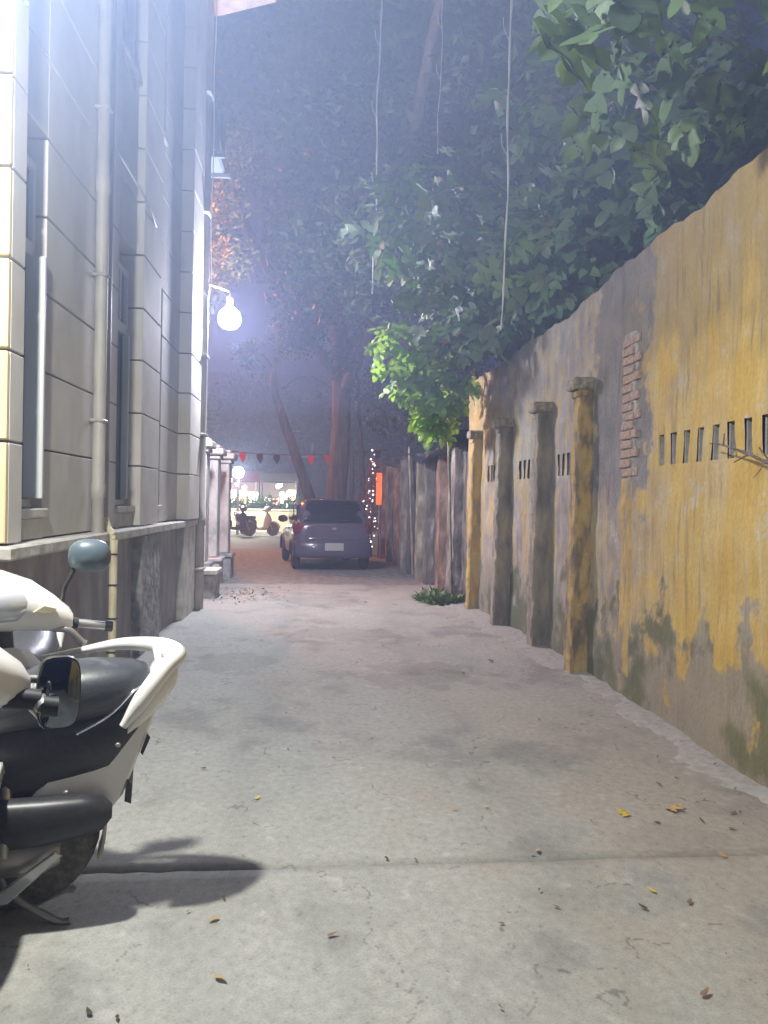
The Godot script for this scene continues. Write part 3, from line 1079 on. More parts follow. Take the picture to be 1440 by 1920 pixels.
func street_lamp(label: String, at: Vector3, H: float, e: float):
	var sl := thing("street_lamp", label, "street lamp", "orange street lamps", at)
	var st := mb(true)
	tube(st, [Vector3(0, 0, 0), Vector3(0, H - 0.4, 0)], [0.11, 0.06], 12)
	part(sl, "pole", st, M.alloy)
	st = mb(true)
	tube(st, smooth_path([Vector3(0, H - 0.5, 0), Vector3(0.15, H + 0.1, 0.1), Vector3(1.0, H + 0.35, 0.9)], 6), 0.035, 8)
	part(sl, "arm", st, M.alloy)
	st = mb(true)
	loft(st, [ring_x(0.75, H + 0.38, 0.05, 0.08, 0.8, 2.4, 12), ring_x(1.0, H + 0.38, 0.09, 0.14, 0.95, 2.4, 12), ring_x(1.4, H + 0.36, 0.06, 0.11, 1.1, 2.4, 12)])
	part(sl, "lamp_head", st, M.alloy)
	st = mb(true)
	lathe(st, [Vector2(0.09, 0.04), Vector2(0.1, 0.0), Vector2(0.06, -0.05), Vector2(0.0, -0.06)], 16, Transform3D(Basis(), Vector3(1.05, H - 0.05, 0.98)))
	part(sl, "bulb", st, emit_mat(Color(1.0, 0.62, 0.3), 14.0))
	st = mb(true)
	tube(st, [Vector3(1.05, H - 0.01, 0.98), Vector3(1.05, H + 0.32, 0.98)], 0.05, 10)
	part(sl, "lamp_neck", st, M.alloy)
	omni(sl, Vector3(1.05, H - 0.06, 0.98), Color(1.0, 0.58, 0.24), e, 0.1)

func make_glare_mist():
	# added mist box standing in for lens glare around the yard lamp
	var fv := FogVolume.new()
	fv.name = "added_glare_mist"
	fv.shape = RenderingServer.FOG_VOLUME_SHAPE_BOX
	fv.size = Vector3(13.0, 7.0, 9.6)
	fv.position = Vector3(1.5, 5.9, -5.0)
	var fm := FogMaterial.new()
	fm.density = 0.056
	fm.albedo = Color(0.68, 0.78, 1.0)
	fv.material = fm
	fv.set_meta("kind", "stuff")
	add_child(fv)

# ================= far street =================
func make_far_street():
	var st := mb()
	# gate pillars past the building
	M.pillar = tri_mat(noise_tex(51, 0.01, [[0.0, C3(0.30, 0.28, 0.25)], [0.5, C3(0.50, 0.47, 0.43)], [1.0, C3(0.60, 0.57, 0.53)]]), Vector3(0.7, 0.4, 0.7), 0.9, M.bump, 0.6)
	var gp := [[Vector3(-1.98, 0, -13.0), 2.36, M.pillar, "pale gate pillar with a stepped cap and ball just past the building corner"], [Vector3(-1.93, 0, -14.0), 2.30, M.pillar, "pale purplish gate pillar with a flat cap, second of the three pillars"], [Vector3(-1.87, 0, -15.1), 2.28, M.pillar, "gate pillar with a stepped cap, farthest of the three pillars"]]
	for i in 3:
		var g := thing("gate_pillar", gp[i][3], "pillar", "gate pillars past the building", gp[i][0])
		var H: float = gp[i][1]
		st = mb()
		box(st, Vector3(-0.2, 0.44, -0.2), Vector3(0.2, H - 0.24, 0.2), 0.015)
		part(g, "shaft", st, gp[i][2])
		st = mb()
		box(st, Vector3(-0.26, -0.04, -0.26), Vector3(0.26, 0.36, 0.26), 0.02)
		box(st, Vector3(-0.29, 0.362, -0.29), Vector3(0.29, 0.438, 0.29), 0.02)
		part(g, "base", st, M.cement if i != 1 else gp[i][2])
		st = mb()
		box(st, Vector3(-0.235, H - 0.238, -0.235), Vector3(0.235, H - 0.17, 0.235), 0.012)
		box(st, Vector3(-0.29, H - 0.168, -0.29), Vector3(0.29, H - 0.06, 0.29), 0.02)
		box(st, Vector3(-0.22, H - 0.058, -0.22), Vector3(0.22, H, 0.22), 0.02)
		part(g, "cap", st, gp[i][2])
		if i == 0:
			st = mb(true)
			lathe(st, [Vector2(0.08, H), Vector2(0.06, H + 0.04), Vector2(0.1, H + 0.08), Vector2(0.12, H + 0.14), Vector2(0.09, H + 0.21), Vector2(0.0, H + 0.24)], 16)
			part(g, "ball", st, M.pillar)
	var sp := thing("stone_step", "pale stone block step at the foot of the first gate pillar", "block", "", Vector3(-1.62, 0, -12.0))
	st = mb()
	box(st, Vector3(-0.2, -0.03, -0.25), Vector3(0.14, 0.34, 0.25), 0.02)
	part(sp, "block", st, M.cement)
	st = mb()
	box(st, Vector3(-0.22, 0.343, -0.28), Vector3(0.17, 0.41, 0.28), 0.012)
	part(sp, "slab", st, M.ledge)
	# road beyond, with a kerb
	st = mb()
	quad(st, Vector3(-60, -0.03, -24), Vector3(60, -0.03, -24), Vector3(60, -0.03, -34), Vector3(-60, -0.03, -34))
	M.road = tri_mat(noise_tex(53, 0.02, [[0.0, C3(0.10, 0.10, 0.095)], [0.5, C3(0.17, 0.165, 0.15)], [1.0, C3(0.25, 0.24, 0.21)]]), Vector3(0.3, 0.3, 0.3), 0.8)
	structure("road", st, M.road)
	st = mb()
	quad(st, Vector3(-12, -0.012, -14.02), Vector3(12, -0.012, -14.02), Vector3(12, -0.012, -23.8), Vector3(-12, -0.012, -23.8))
	M.forecourt = tri_mat(noise_tex(54, 0.02, [[0.0, C3(0.12, 0.115, 0.11)], [0.5, C3(0.22, 0.21, 0.2)], [1.0, C3(0.32, 0.31, 0.29)]]), Vector3(0.5, 0.5, 0.5), 0.85, M.bump, 0.8)
	structure("forecourt_pavement", st, M.forecourt)
	st = mb()
	box(st, Vector3(-40, -0.05, -34.3), Vector3(40, 0.12, -34.0), 0.02)
	structure("kerb", st, M.ledge)
	st = mb()
	quad(st, Vector3(-60, 0.06, -34.3), Vector3(60, 0.06, -34.3), Vector3(60, 0.06, -47), Vector3(-60, 0.06, -47))
	structure("far_pavement", st, M.forecourt)
	# low planter wall with a clipped hedge
	M.planter = tri_mat(noise_tex(55, 0.01, [[0.0, C3(0.42, 0.36, 0.22)], [0.5, C3(0.60, 0.53, 0.34)], [1.0, C3(0.68, 0.62, 0.45)]]), Vector3(0.4, 0.4, 0.4), 0.9)
	var pw := thing("planter_wall", "low pale yellow planter wall across the street below the hedge", "wall", "", Vector3(-4.6, 0.06, -35.6))
	st = mb()
	box(st, Vector3(-4.0, 0, -0.15), Vector3(3.6, 0.86, 0.15), 0.02)
	part(pw, "wall", st, M.planter)
	st = mb()
	box(st, Vector3(-4.06, 0.862, -0.2), Vector3(3.66, 0.94, 0.2), 0.02)
	part(pw, "coping", st, M.ledge)
	var hd := thing("hedge", "clipped green hedge behind the pale planter wall", "hedge", "", Vector3(-3.2, 0.06, -36.5))
	var cl := []
	for i in 900:
		cl.append(Transform3D(Basis.from_euler(Vector3(rng.randf() * TAU, rng.randf() * TAU, rng.randf() * TAU)).scaled(Vector3.ONE * rng.randf_range(0.25, 0.45)), Vector3(rng.randf_range(-3.0, 2.2), rng.randf_range(0.5, 1.42), rng.randf_range(-0.5, 0.5))))
	multi(hd, "foliage", clump_mesh(8, 0.34), leaf_mat(lin(0.08, 0.16, 0.05)), cl, 0.25)
	st = mb()
	box(st, Vector3(-3.0, 0.0, -0.35), Vector3(2.2, 0.6, 0.35), 0.05)
	part(hd, "stems", st, M.bark)
	# lit stalls behind
	M.dark_wall = tri_mat(noise_tex(56, 0.01, [[0.0, C3(0.07, 0.09, 0.09)], [0.5, C3(0.12, 0.145, 0.14)], [1.0, C3(0.18, 0.2, 0.19)]]), Vector3(0.2, 0.2, 0.2), 0.9)
	var stalls := [
		[-6.9, 1.7, "stall with a white lit back panel and a striped pink canopy, farthest across the street", Color(1.0, 0.97, 0.95), 3.2, Color(0.85, 0.35, 0.33)],
		[-4.6, 2.3, "stall with a red domed canopy glowing over a bright white counter", Color(1.0, 0.93, 0.88), 3.0, Color(0.86, 0.20, 0.12)],
		[-2.3, 1.8, "stall with a pale grey canopy and white lit shelves, nearest the leaning trunk", Color(0.93, 1.0, 0.9), 2.6, Color(0.66, 0.68, 0.62)],
		[-9.6, 2.4, "dim stall with a bare white lit panel and blue canopy", Color(0.9, 0.95, 1.0), 2.0, Color(0.25, 0.3, 0.6)],
	]
	for s in stalls:
		var g := thing("market_stall", s[2], "stall", "lit stalls across the street", Vector3(s[0], 0.06, -44.0))
		var w: float = s[1] / 2.0
		st = mb()
		box(st, Vector3(-w, 0.0, -0.97), Vector3(w, 2.25, -0.93), 0.01)
		part(g, "back_board", st, mat(lin(0.4, 0.38, 0.36), 0.8))
		var nx := 4
		for q in nx:
			st = mb()
			var xa := lerpf(-w, w, float(q) / nx) + 0.05
			var xb := lerpf(-w, w, float(q + 1) / nx) - 0.05
			var yb := rng.randf_range(0.9, 1.2)
			box(st, Vector3(xa, yb, -0.925), Vector3(xb, yb + rng.randf_range(0.35, 0.9), -0.88), 0.01)
			part(g, "light_panel", st, emit_mat([s[3], Color(1.0, 0.86, 0.7), Color(1.0, 0.97, 0.97), Color(0.95, 0.6, 0.55)][(q + int(s[1] * 10)) % 4], s[4] * rng.randf_range(2.5, 7.0)))
		st = mb()
		box(st, Vector3(-w, 0.0, 0.5), Vector3(w, 0.85, 1.0), 0.02)
		part(g, "counter", st, mat(lin(0.6, 0.58, 0.55), 0.6))
		for q in [[-w, 0.95], [w, 0.95], [-w, -0.85], [w, -0.85]]:
			st = mb(true)
			tube(st, [Vector3(q[0], 0, q[1]), Vector3(q[0], 2.3, q[1])], 0.03, 6)
			part(g, "post", st, M.alloy)
		st = mb(true)
		var rings := []
		for k in 9:
			var t := float(k) / 8.0
			var a := []
			for j in 7:
				var u := float(j) / 6.0 * 2.0 - 1.0
				a.append(Vector3((t * 2.0 - 1.0) * (w + 0.15), 2.25 + 0.55 * sqrt(maxf(0.0, 1.0 - u * u * 0.98)), u * 1.15))
			rings.append(a)
		loft(st, rings, false, false)
		part(g, "canopy", st, mat(s[5], 0.8))
		st = mb(true)
		lathe(st, [Vector2(0.0, 0.08), Vector2(0.07, 0.06), Vector2(0.09, 0.0), Vector2(0.05, -0.07), Vector2(0.0, -0.08)], 12, Transform3D(Basis(), Vector3(0.1, 2.1, 0.2)))
		part(g, "lamp_bulb", st, emit_mat(Color(1, 0.98, 0.95), 30.0))
		for q in 3:
			st = mb(true)
			lathe(st, [Vector2(0.0, 0.12), Vector2(0.09, 0.08), Vector2(0.12, 0.0), Vector2(0.09, -0.08), Vector2(0.0, -0.12)], 12, Transform3D(Basis(), Vector3(rng.randf_range(-w, w), rng.randf_range(1.6, 2.3), 1.1)))
			part(g, "lamp_bulb", st, emit_mat([Color(1, 0.95, 0.9), Color(1, 0.8, 0.6), Color(0.9, 1, 0.95)][q], 40.0))
		for k in 8:
			st = mb()
			var bx := lerpf(-w + 0.1, w - 0.2, k / 7.0)
			box(st, Vector3(bx, 0.853, 0.6), Vector3(bx + 0.14, 0.853 + rng.randf_range(0.12, 0.4), 0.8), 0.02)
			part(g, "goods", st, mat(Color.from_hsv(rng.randf(), 0.6, 0.7), 0.6))
	var wl := thing("flood_lamp", "blazing white lamp on a post at the road edge before the stalls", "lamp", "", Vector3(-3.37, -0.03, -33.3))
	st = mb(true)
	tube(st, [Vector3(0, 0, 0), Vector3(0, 2.3, 0)], [0.06, 0.04], 8)
	part(wl, "post", st, M.alloy)
	st = mb(true)
	lathe(st, [Vector2(0.0, 0.24), Vector2(0.16, 0.2), Vector2(0.24, 0.0), Vector2(0.16, -0.18), Vector2(0.0, -0.24)], 16, Transform3D(Basis(), Vector3(0, 2.48, 0)))
	part(wl, "lamp_bulb", st, emit_mat(Color(1, 1, 1), 30.0))
	omni(wl, Vector3(0, 2.48, 0), Color(1.0, 1.0, 0.93), 34.0, 0.2)
	# dim house behind everything
	var hs := thing("far_house", "dim greenish house front far behind the stalls", "house", "", Vector3(-3, 0.06, -52.0))
	st = mb()
	box(st, Vector3(-22, 0, -6), Vector3(22, 7.5, 0), 0.05)
	part(hs, "wall", st, M.dark_wall)
	st = mb()
	extrude(st, [Vector2(-1.0, 7.52), Vector2(3, 9.6), Vector2(7.0, 7.52)], -22.5, 22.5, 0.02, Transform3D(Basis(Vector3.UP, PI / 2), Vector3(0, 0, 0)))
	part(hs, "roof", st, M.plinth_red)
	for k in 12:
		var wn := MeshInstance3D.new()
		wn.name = "window"
		hs.add_child(wn, true)
		var x := -20.0 + 3.6 * k
		st = mb()
		box(st, Vector3(x - 0.75, 4.0, -0.02), Vector3(x + 0.75, 5.7, 0.06), 0.03)
		wn.mesh = mesh_of(st)
		wn.material_override = M.ledge
		st = mb()
		box(st, Vector3(x - 0.62, 4.12, 0.062), Vector3(x + 0.62, 5.58, 0.075))
		part(wn, "pane", st, M.dark_lens)
	# bunting over the street
	var bt := thing("bunting", "string of small red and orange flags across the end of the alley", "bunting", "")
	st = mb(true)
	var wire := []
	for k in 33:
		var t := k / 32.0
		wire.append(Vector3(lerpf(-4.2, 1.9, t), 2.98 - 0.22 * sin(PI * t), -25.0))
	tube(st, wire, 0.012, 5)
	part(bt, "string", st, M.black_cable)
	var reds := [Color(0.85, 0.16, 0.08), Color(0.88, 0.12, 0.20), Color(0.85, 0.28, 0.10), Color(0.85, 0.10, 0.22), Color(0.35, 0.10, 0.12), Color(0.2, 0.09, 0.12)]  # bright tones paint lit flags, the two dark ones unlit flags
	for k in 12:
		var t := (k + 0.5) / 12.0
		var p := Vector3(lerpf(-4.2, 1.9, t), 2.98 - 0.22 * sin(PI * t) - 0.01, -25.0)
		st = mb()
		extrude(st, [Vector2(-0.10, 0), Vector2(0.10, 0), Vector2(0.09, -0.14), Vector2(0.0, -0.30), Vector2(-0.09, -0.14)], -0.004, 0.004, 0.0, Transform3D(Basis.from_euler(Vector3(rng.randf_range(-0.2, 0.2), rng.randf_range(-0.5, 0.5), rng.randf_range(-0.15, 0.15))), p))
		part(bt, "flag", st, mat(reds[k] if k < 4 else reds[k % 6], 0.8))

# ================= weathered wall =================
func make_weathered_wall():
	var fc := thing("weathered_wall", "dark weathered low wall with many rough piers beyond the end of the yellow wall", "wall", "", Vector3.ZERO)
	var mats := []
	var cols := [C3(0.17, 0.155, 0.145), C3(0.23, 0.21, 0.195), C3(0.12, 0.11, 0.105), C3(0.30, 0.27, 0.21), C3(0.25, 0.16, 0.12)]
	for i in cols.size():
		var c: Color = cols[i]
		mats.append(tri_mat(noise_tex(70 + i, 0.016, [[0.0, c * 0.3], [0.42, c * 0.75], [0.65, c * 1.1], [1.0, c * 2.0]], 256, 5), Vector3(0.9, 0.4, 0.9), 0.95, M.bump, 1.0))
	var A := Vector3(2.08, 0, -11.62)
	var B := Vector3(1.62, 0, -20.5)
	var total := A.distance_to(B)
	var dir := (B - A).normalized()
	var turn := Basis(Vector3.UP, atan2(-dir.x, -dir.z))
	var fn := FastNoiseLite.new()
	fn.seed = 91
	fn.frequency = 1.0
	var s := 0.0
	var k := 0
	while s < total:
		var w := rng.randf_range(0.95, 1.2)
		var h := rng.randf_range(2.08, 2.22)
		var st := mb(true)
		var rings := []
		for i in 13:
			var u := i / 12.0
			var a := []
			for j in 15:
				var y := lerpf(-0.05, h + fn.get_noise_1d((s + u * w) * 4.0) * 0.06, j / 14.0)
				a.append(Vector3(fn.get_noise_2d((s + u * w) * 3.0, y * 3.0) * 0.025, y, -u * w))
			a.append(a[-1] + Vector3(0.2, 0, 0))
			a.append(Vector3(0.2, -0.05, -u * w))
			rings.append(a)
		loft(st, rings, k == 0, true)
		part(fc, "panel", st, mats[[0, 1, 2, 1, 0, 3][k % 6]]).transform = Transform3D(turn, A + dir * s)
		st = mb(false)
		rings = []
		var hp := h + rng.randf_range(0.04, 0.16)
		for i in 17:
			var y := lerpf(-0.05, hp, i / 16.0)
			var a := []
			for q in [Vector2(0.05, 0.0), Vector2(-0.13, 0.0), Vector2(-0.13, -0.24), Vector2(0.05, -0.24)]:
				a.append(Vector3(q.x + fn.get_noise_2d(y * 6.0, q.y * 30.0 + k * 9.0 + q.x * 10.0) * 0.02, y, q.y + fn.get_noise_2d(y * 5.0, q.x * 30.0 + k * 5.0) * 0.016))
			rings.append(a)
		loft(st, rings)
		part(fc, "pier", st, mats[[1, 4, 0, 3, 2, 1, 4][k % 7]]).transform = Transform3D(turn, A + dir * (s + w * 0.4))
		st = mb()
		box(st, Vector3(-0.15, hp, -0.26), Vector3(0.07, hp + 0.07, 0.02), 0.012)
		part(fc, "pier_cap", st, mats[2]).transform = Transform3D(turn, A + dir * (s + w * 0.4))
		s += w
		k += 1
	# tarpaulin slung over the fence on two poles
	var tp := thing("tarpaulin", "dark blue tarpaulin sagging over the weathered wall next to the yellow wall's end", "tarpaulin", "", Vector3(0, 0, 0))
	var st := mb(true)
	var rings := []
	for i in 15:
		var t := i / 14.0
		var a := []
		for j in 11:
			var u := j / 10.0
			var y := 2.62 - 0.22 * u - 0.28 * sin(PI * t) * (0.4 + 0.6 * u) + 0.04 * sin(u * 9.0 + t * 14.0)
			a.append(Vector3(lerpf(3.3, 1.75 - 0.12 * t, u), y, lerpf(-11.75, -16.2, t)))
		rings.append(a)
	loft(st, rings, false, false)
	var back := []
	for a in rings:
		var q := []
		for p in a: q.append(p + Vector3(0, 0.006, 0))
		back.append(q)
	loft(st, back, false, false)
	part(tp, "sheet", st, mat(lin(0.05, 0.065, 0.10), 0.45))
	for q in [[Vector3(1.9, 0, -11.9), Vector3(1.78, 2.66, -11.85)], [Vector3(1.78, 0, -16.0), Vector3(1.66, 2.5, -16.1)], [Vector3(3.2, 0, -11.9), Vector3(3.25, 2.75, -11.9)], [Vector3(3.2, 0, -16.0), Vector3(3.25, 2.75, -16.0)]]:
		st = mb(true)
		tube(st, q, 0.022, 7)
		part(tp, "pole", st, mats[3])

# ================= trees =================
func leaf_shape(lobed: bool) -> ArrayMesh:
	# a leaf of unit length in the x,z plane, stalk at the origin, tip at +z
	var o: Array
	if lobed:
		o = [Vector2(0.0, 0.06), Vector2(0.10, -0.04), Vector2(0.27, 0.02), Vector2(0.44, 0.17), Vector2(0.36, 0.24), Vector2(0.24, 0.27), Vector2(0.19, 0.34), Vector2(0.30, 0.42), Vector2(0.47, 0.58), Vector2(0.36, 0.62), Vector2(0.22, 0.58), Vector2(0.13, 0.56), Vector2(0.13, 0.66), Vector2(0.20, 0.76), Vector2(0.10, 0.88), Vector2(0.0, 1.0)]
	else:
		o = [Vector2(0.0, 0.0), Vector2(0.16, 0.14), Vector2(0.22, 0.36), Vector2(0.17, 0.66), Vector2(0.0, 1.0)]
	var st := mb(true)
	var H := func(p: Vector2): return Vector3(p.x, 0.22 * absf(p.x) - 0.28 * p.y * p.y + 0.03 * sin(p.y * 9.0), p.y)
	var n := o.size()
	for side in [1.0, -1.0]:
		for i in n - 1:
			var a := Vector2(o[i].x * side, o[i].y)
			var b := Vector2(o[i + 1].x * side, o[i + 1].y)
			var ma := Vector2(0, clampf(0.12 + o[i].y * 0.85, 0.0, 1.0))
			var mbm := Vector2(0, clampf(0.12 + o[i + 1].y * 0.85, 0.0, 1.0))
			for t in [[ma, a, b], [ma, b, mbm]]:
				for p in (t if side > 0 else [t[0], t[2], t[1]]):
					v(st, H.call(p))
	return mesh_of(st)

func leaf_kind(kind: int) -> ArrayMesh:
	# unit leaf in x,z; kinds differ in lobes, breadth and curl
	var o: Array
	if kind == 0:
		o = [Vector2(0.0, 0.05), Vector2(0.08, -0.04), Vector2(0.24, -0.03), Vector2(0.40, 0.06), Vector2(0.50, 0.20), Vector2(0.42, 0.27), Vector2(0.26, 0.28), Vector2(0.14, 0.30), Vector2(0.13, 0.35), Vector2(0.27, 0.43), Vector2(0.45, 0.55), Vector2(0.49, 0.68), Vector2(0.36, 0.67), Vector2(0.20, 0.59), Vector2(0.09, 0.53), Vector2(0.09, 0.60), Vector2(0.18, 0.72), Vector2(0.16, 0.84), Vector2(0.08, 0.94), Vector2(0.0, 1.0)]
	elif kind == 1:
		o = [Vector2(0.0, 0.04), Vector2(0.14, -0.03), Vector2(0.33, 0.07), Vector2(0.45, 0.24), Vector2(0.47, 0.42), Vector2(0.35, 0.46), Vector2(0.18, 0.38), Vector2(0.11, 0.40), Vector2(0.23, 0.56), Vector2(0.23, 0.74), Vector2(0.14, 0.88), Vector2(0.0, 1.0)]
	else:
		o = [Vector2(0.0, 0.06), Vector2(0.12, -0.06), Vector2(0.30, -0.02), Vector2(0.42, 0.12), Vector2(0.30, 0.20), Vector2(0.13, 0.24), Vector2(0.12, 0.30), Vector2(0.28, 0.36), Vector2(0.42, 0.52), Vector2(0.34, 0.58), Vector2(0.16, 0.48), Vector2(0.10, 0.50), Vector2(0.15, 0.66), Vector2(0.10, 0.86), Vector2(0.0, 1.0)]
	var st := mb(true)
	var cu: float = [0.20, 0.30, 0.24][kind]
	var H := func(p: Vector2): return Vector3(p.x, 0.34 * absf(p.x) - 0.5 * p.x * p.x - cu * p.y * p.y + 0.045 * sin(p.y * 8.0 + p.x * 7.0 + kind), p.y)
	for side in [1.0, -1.0]:
		for i in o.size() - 1:
			var a := Vector2(o[i].x * side, o[i].y)
			var b := Vector2(o[i + 1].x * side, o[i + 1].y)
			var ma := Vector2(0, clampf(0.10 + o[i].y * 0.85, 0.0, 1.0))
			var me := Vector2(0, clampf(0.10 + o[i + 1].y * 0.85, 0.0, 1.0))
			var ha := (a + ma) * 0.5
			var hb := (b + me) * 0.5
			for t in [[ma, ha, hb], [ma, hb, me], [ha, a, b], [ha, b, hb]]:
				for p in (t if side > 0 else [t[0], t[2], t[1]]):
					v(st, H.call(p))
	return mesh_of(st)

func clump_mesh(count: int, leaf: float) -> ArrayMesh:
	var st := mb(false)
	var r2 := RandomNumberGenerator.new()
	r2.seed = 5 + count
	for i in count:
		var d := Vector3(r2.randf_range(-1, 1), r2.randf_range(-1, 1), r2.randf_range(-1, 1))
		var c := d * 0.5
		var bs := Basis.from_euler(Vector3(r2.randf() * TAU, r2.randf() * TAU, r2.randf() * TAU))
		var a := c + bs * Vector3(0, 0, -leaf * 0.5)
		var b := c + bs * Vector3(leaf * 0.26, leaf * 0.06, 0)
		var e := c + bs * Vector3(0, 0, leaf * 0.5)
		var f := c + bs * Vector3(-leaf * 0.26, leaf * 0.06, 0)
		for p in [a, b, e, a, e, f]: v(st, p)
	return mesh_of(st)

func multi(parent: Node, called: String, mesh: Mesh, m: Material, xfs: Array, spread := 0.3) -> MultiMeshInstance3D:
	var mm := MultiMesh.new()
	mm.transform_format = MultiMesh.TRANSFORM_3D
	mm.use_colors = true
	mm.mesh = mesh
	mm.instance_count = xfs.size()
	for i in xfs.size():
		mm.set_instance_transform(i, xfs[i])
		var t := 1.0 + rng.randf_range(-spread, spread)
		mm.set_instance_color(i, Color(t * rng.randf_range(0.8, 1.25), t, t * rng.randf_range(0.7, 1.1)))
	var o := MultiMeshInstance3D.new()
	o.name = called
	o.multimesh = mm
	o.material_override = m
	o.set_meta("kind", "stuff")
	parent.add_child(o, true)
	return o

func in_blob(c: Vector3, r: Vector3) -> Vector3:
	while true:
		var p := Vector3(rng.randf_range(-1, 1), rng.randf_range(-1, 1), rng.randf_range(-1, 1))
		if p.length() < 1.0:
			return c + p * r
	return c

func leaf_xf(p: Vector3, size: float, out_dir: Vector3) -> Transform3D:
	# tip hangs outwards and down, face turned mostly up
	var t := (out_dir * 0.6 + Vector3(rng.randf_range(-0.8, 0.8), rng.randf_range(-1.0, 0.1), rng.randf_range(-0.8, 0.8))).normalized()
	var n := (Vector3.UP * 0.7 + Vector3(rng.randf_range(-0.8, 0.8), rng.randf_range(-0.3, 0.3), rng.randf_range(-0.3, 1.0))).normalized()
	n = (n - t * n.dot(t)).normalized()
	return Transform3D(Basis(n.cross(t) * size * rng.randf_range(0.78, 1.12), n * size * rng.randf_range(0.4, 1.1), t * size), p)

func mulberry(called: String, label: String, group: String, trunk: Array, radii: Array, twigs: Array, blobs: Array, singles: int, leafm: Array, size0: float, size1: float):
	var tr := thing(called, label, "tree", group, trunk[0])
	var st := mb(true)
	var tp := []
	for p in trunk: tp.append(p - trunk[0])
	var sp := smooth_path(tp, 4)
	var rr := []
	for i in sp.size(): rr.append(lerpf(radii[0], radii[1], float(i) / (sp.size() - 1)))
	tube(st, sp, rr, 10)
	part(tr, "trunk", st, M.bark)
	for tw in twigs:
		st = mb(true)
		var q := []
		for p in tw: q.append(p - trunk[0])
		var s2 := smooth_path(q, 4)
		var r2 := []
		for i in s2.size(): r2.append(lerpf(0.03, 0.006, float(i) / (s2.size() - 1)))
		tube(st, s2, r2, 6)
		part(tr, "branch", st, M.bark)
	var all := []
	for b in blobs:
		for i in b[2]:
			var p := in_blob(b[0], b[1])
			var od: Vector3 = (p - b[0]) / b[1]
			all.append(leaf_xf(p, rng.randf_range(size0, size1), od))
	all.sort_custom(func(a, b): return a.basis.z.length() / a.origin.distance_to(Vector3(0, 1.4, 0)) > b.basis.z.length() / b.origin.distance_to(Vector3(0, 1.4, 0)))
	var rest := [[], [], []]
	for i in all.size():
		var xf: Transform3D = all[i]
		xf.origin -= trunk[0]
		if i < singles:
			put(tr, "leaf", M.leaves[rng.randi() % 3], leafm[rng.randi() % leafm.size()], xf)
		else:
			rest[i % 3].append(xf)
	for q in 3:
		if rest[q].size():
			multi(tr, "foliage", M.leaves[q], M.leaf_multi, rest[q], 0.35)
	return tr

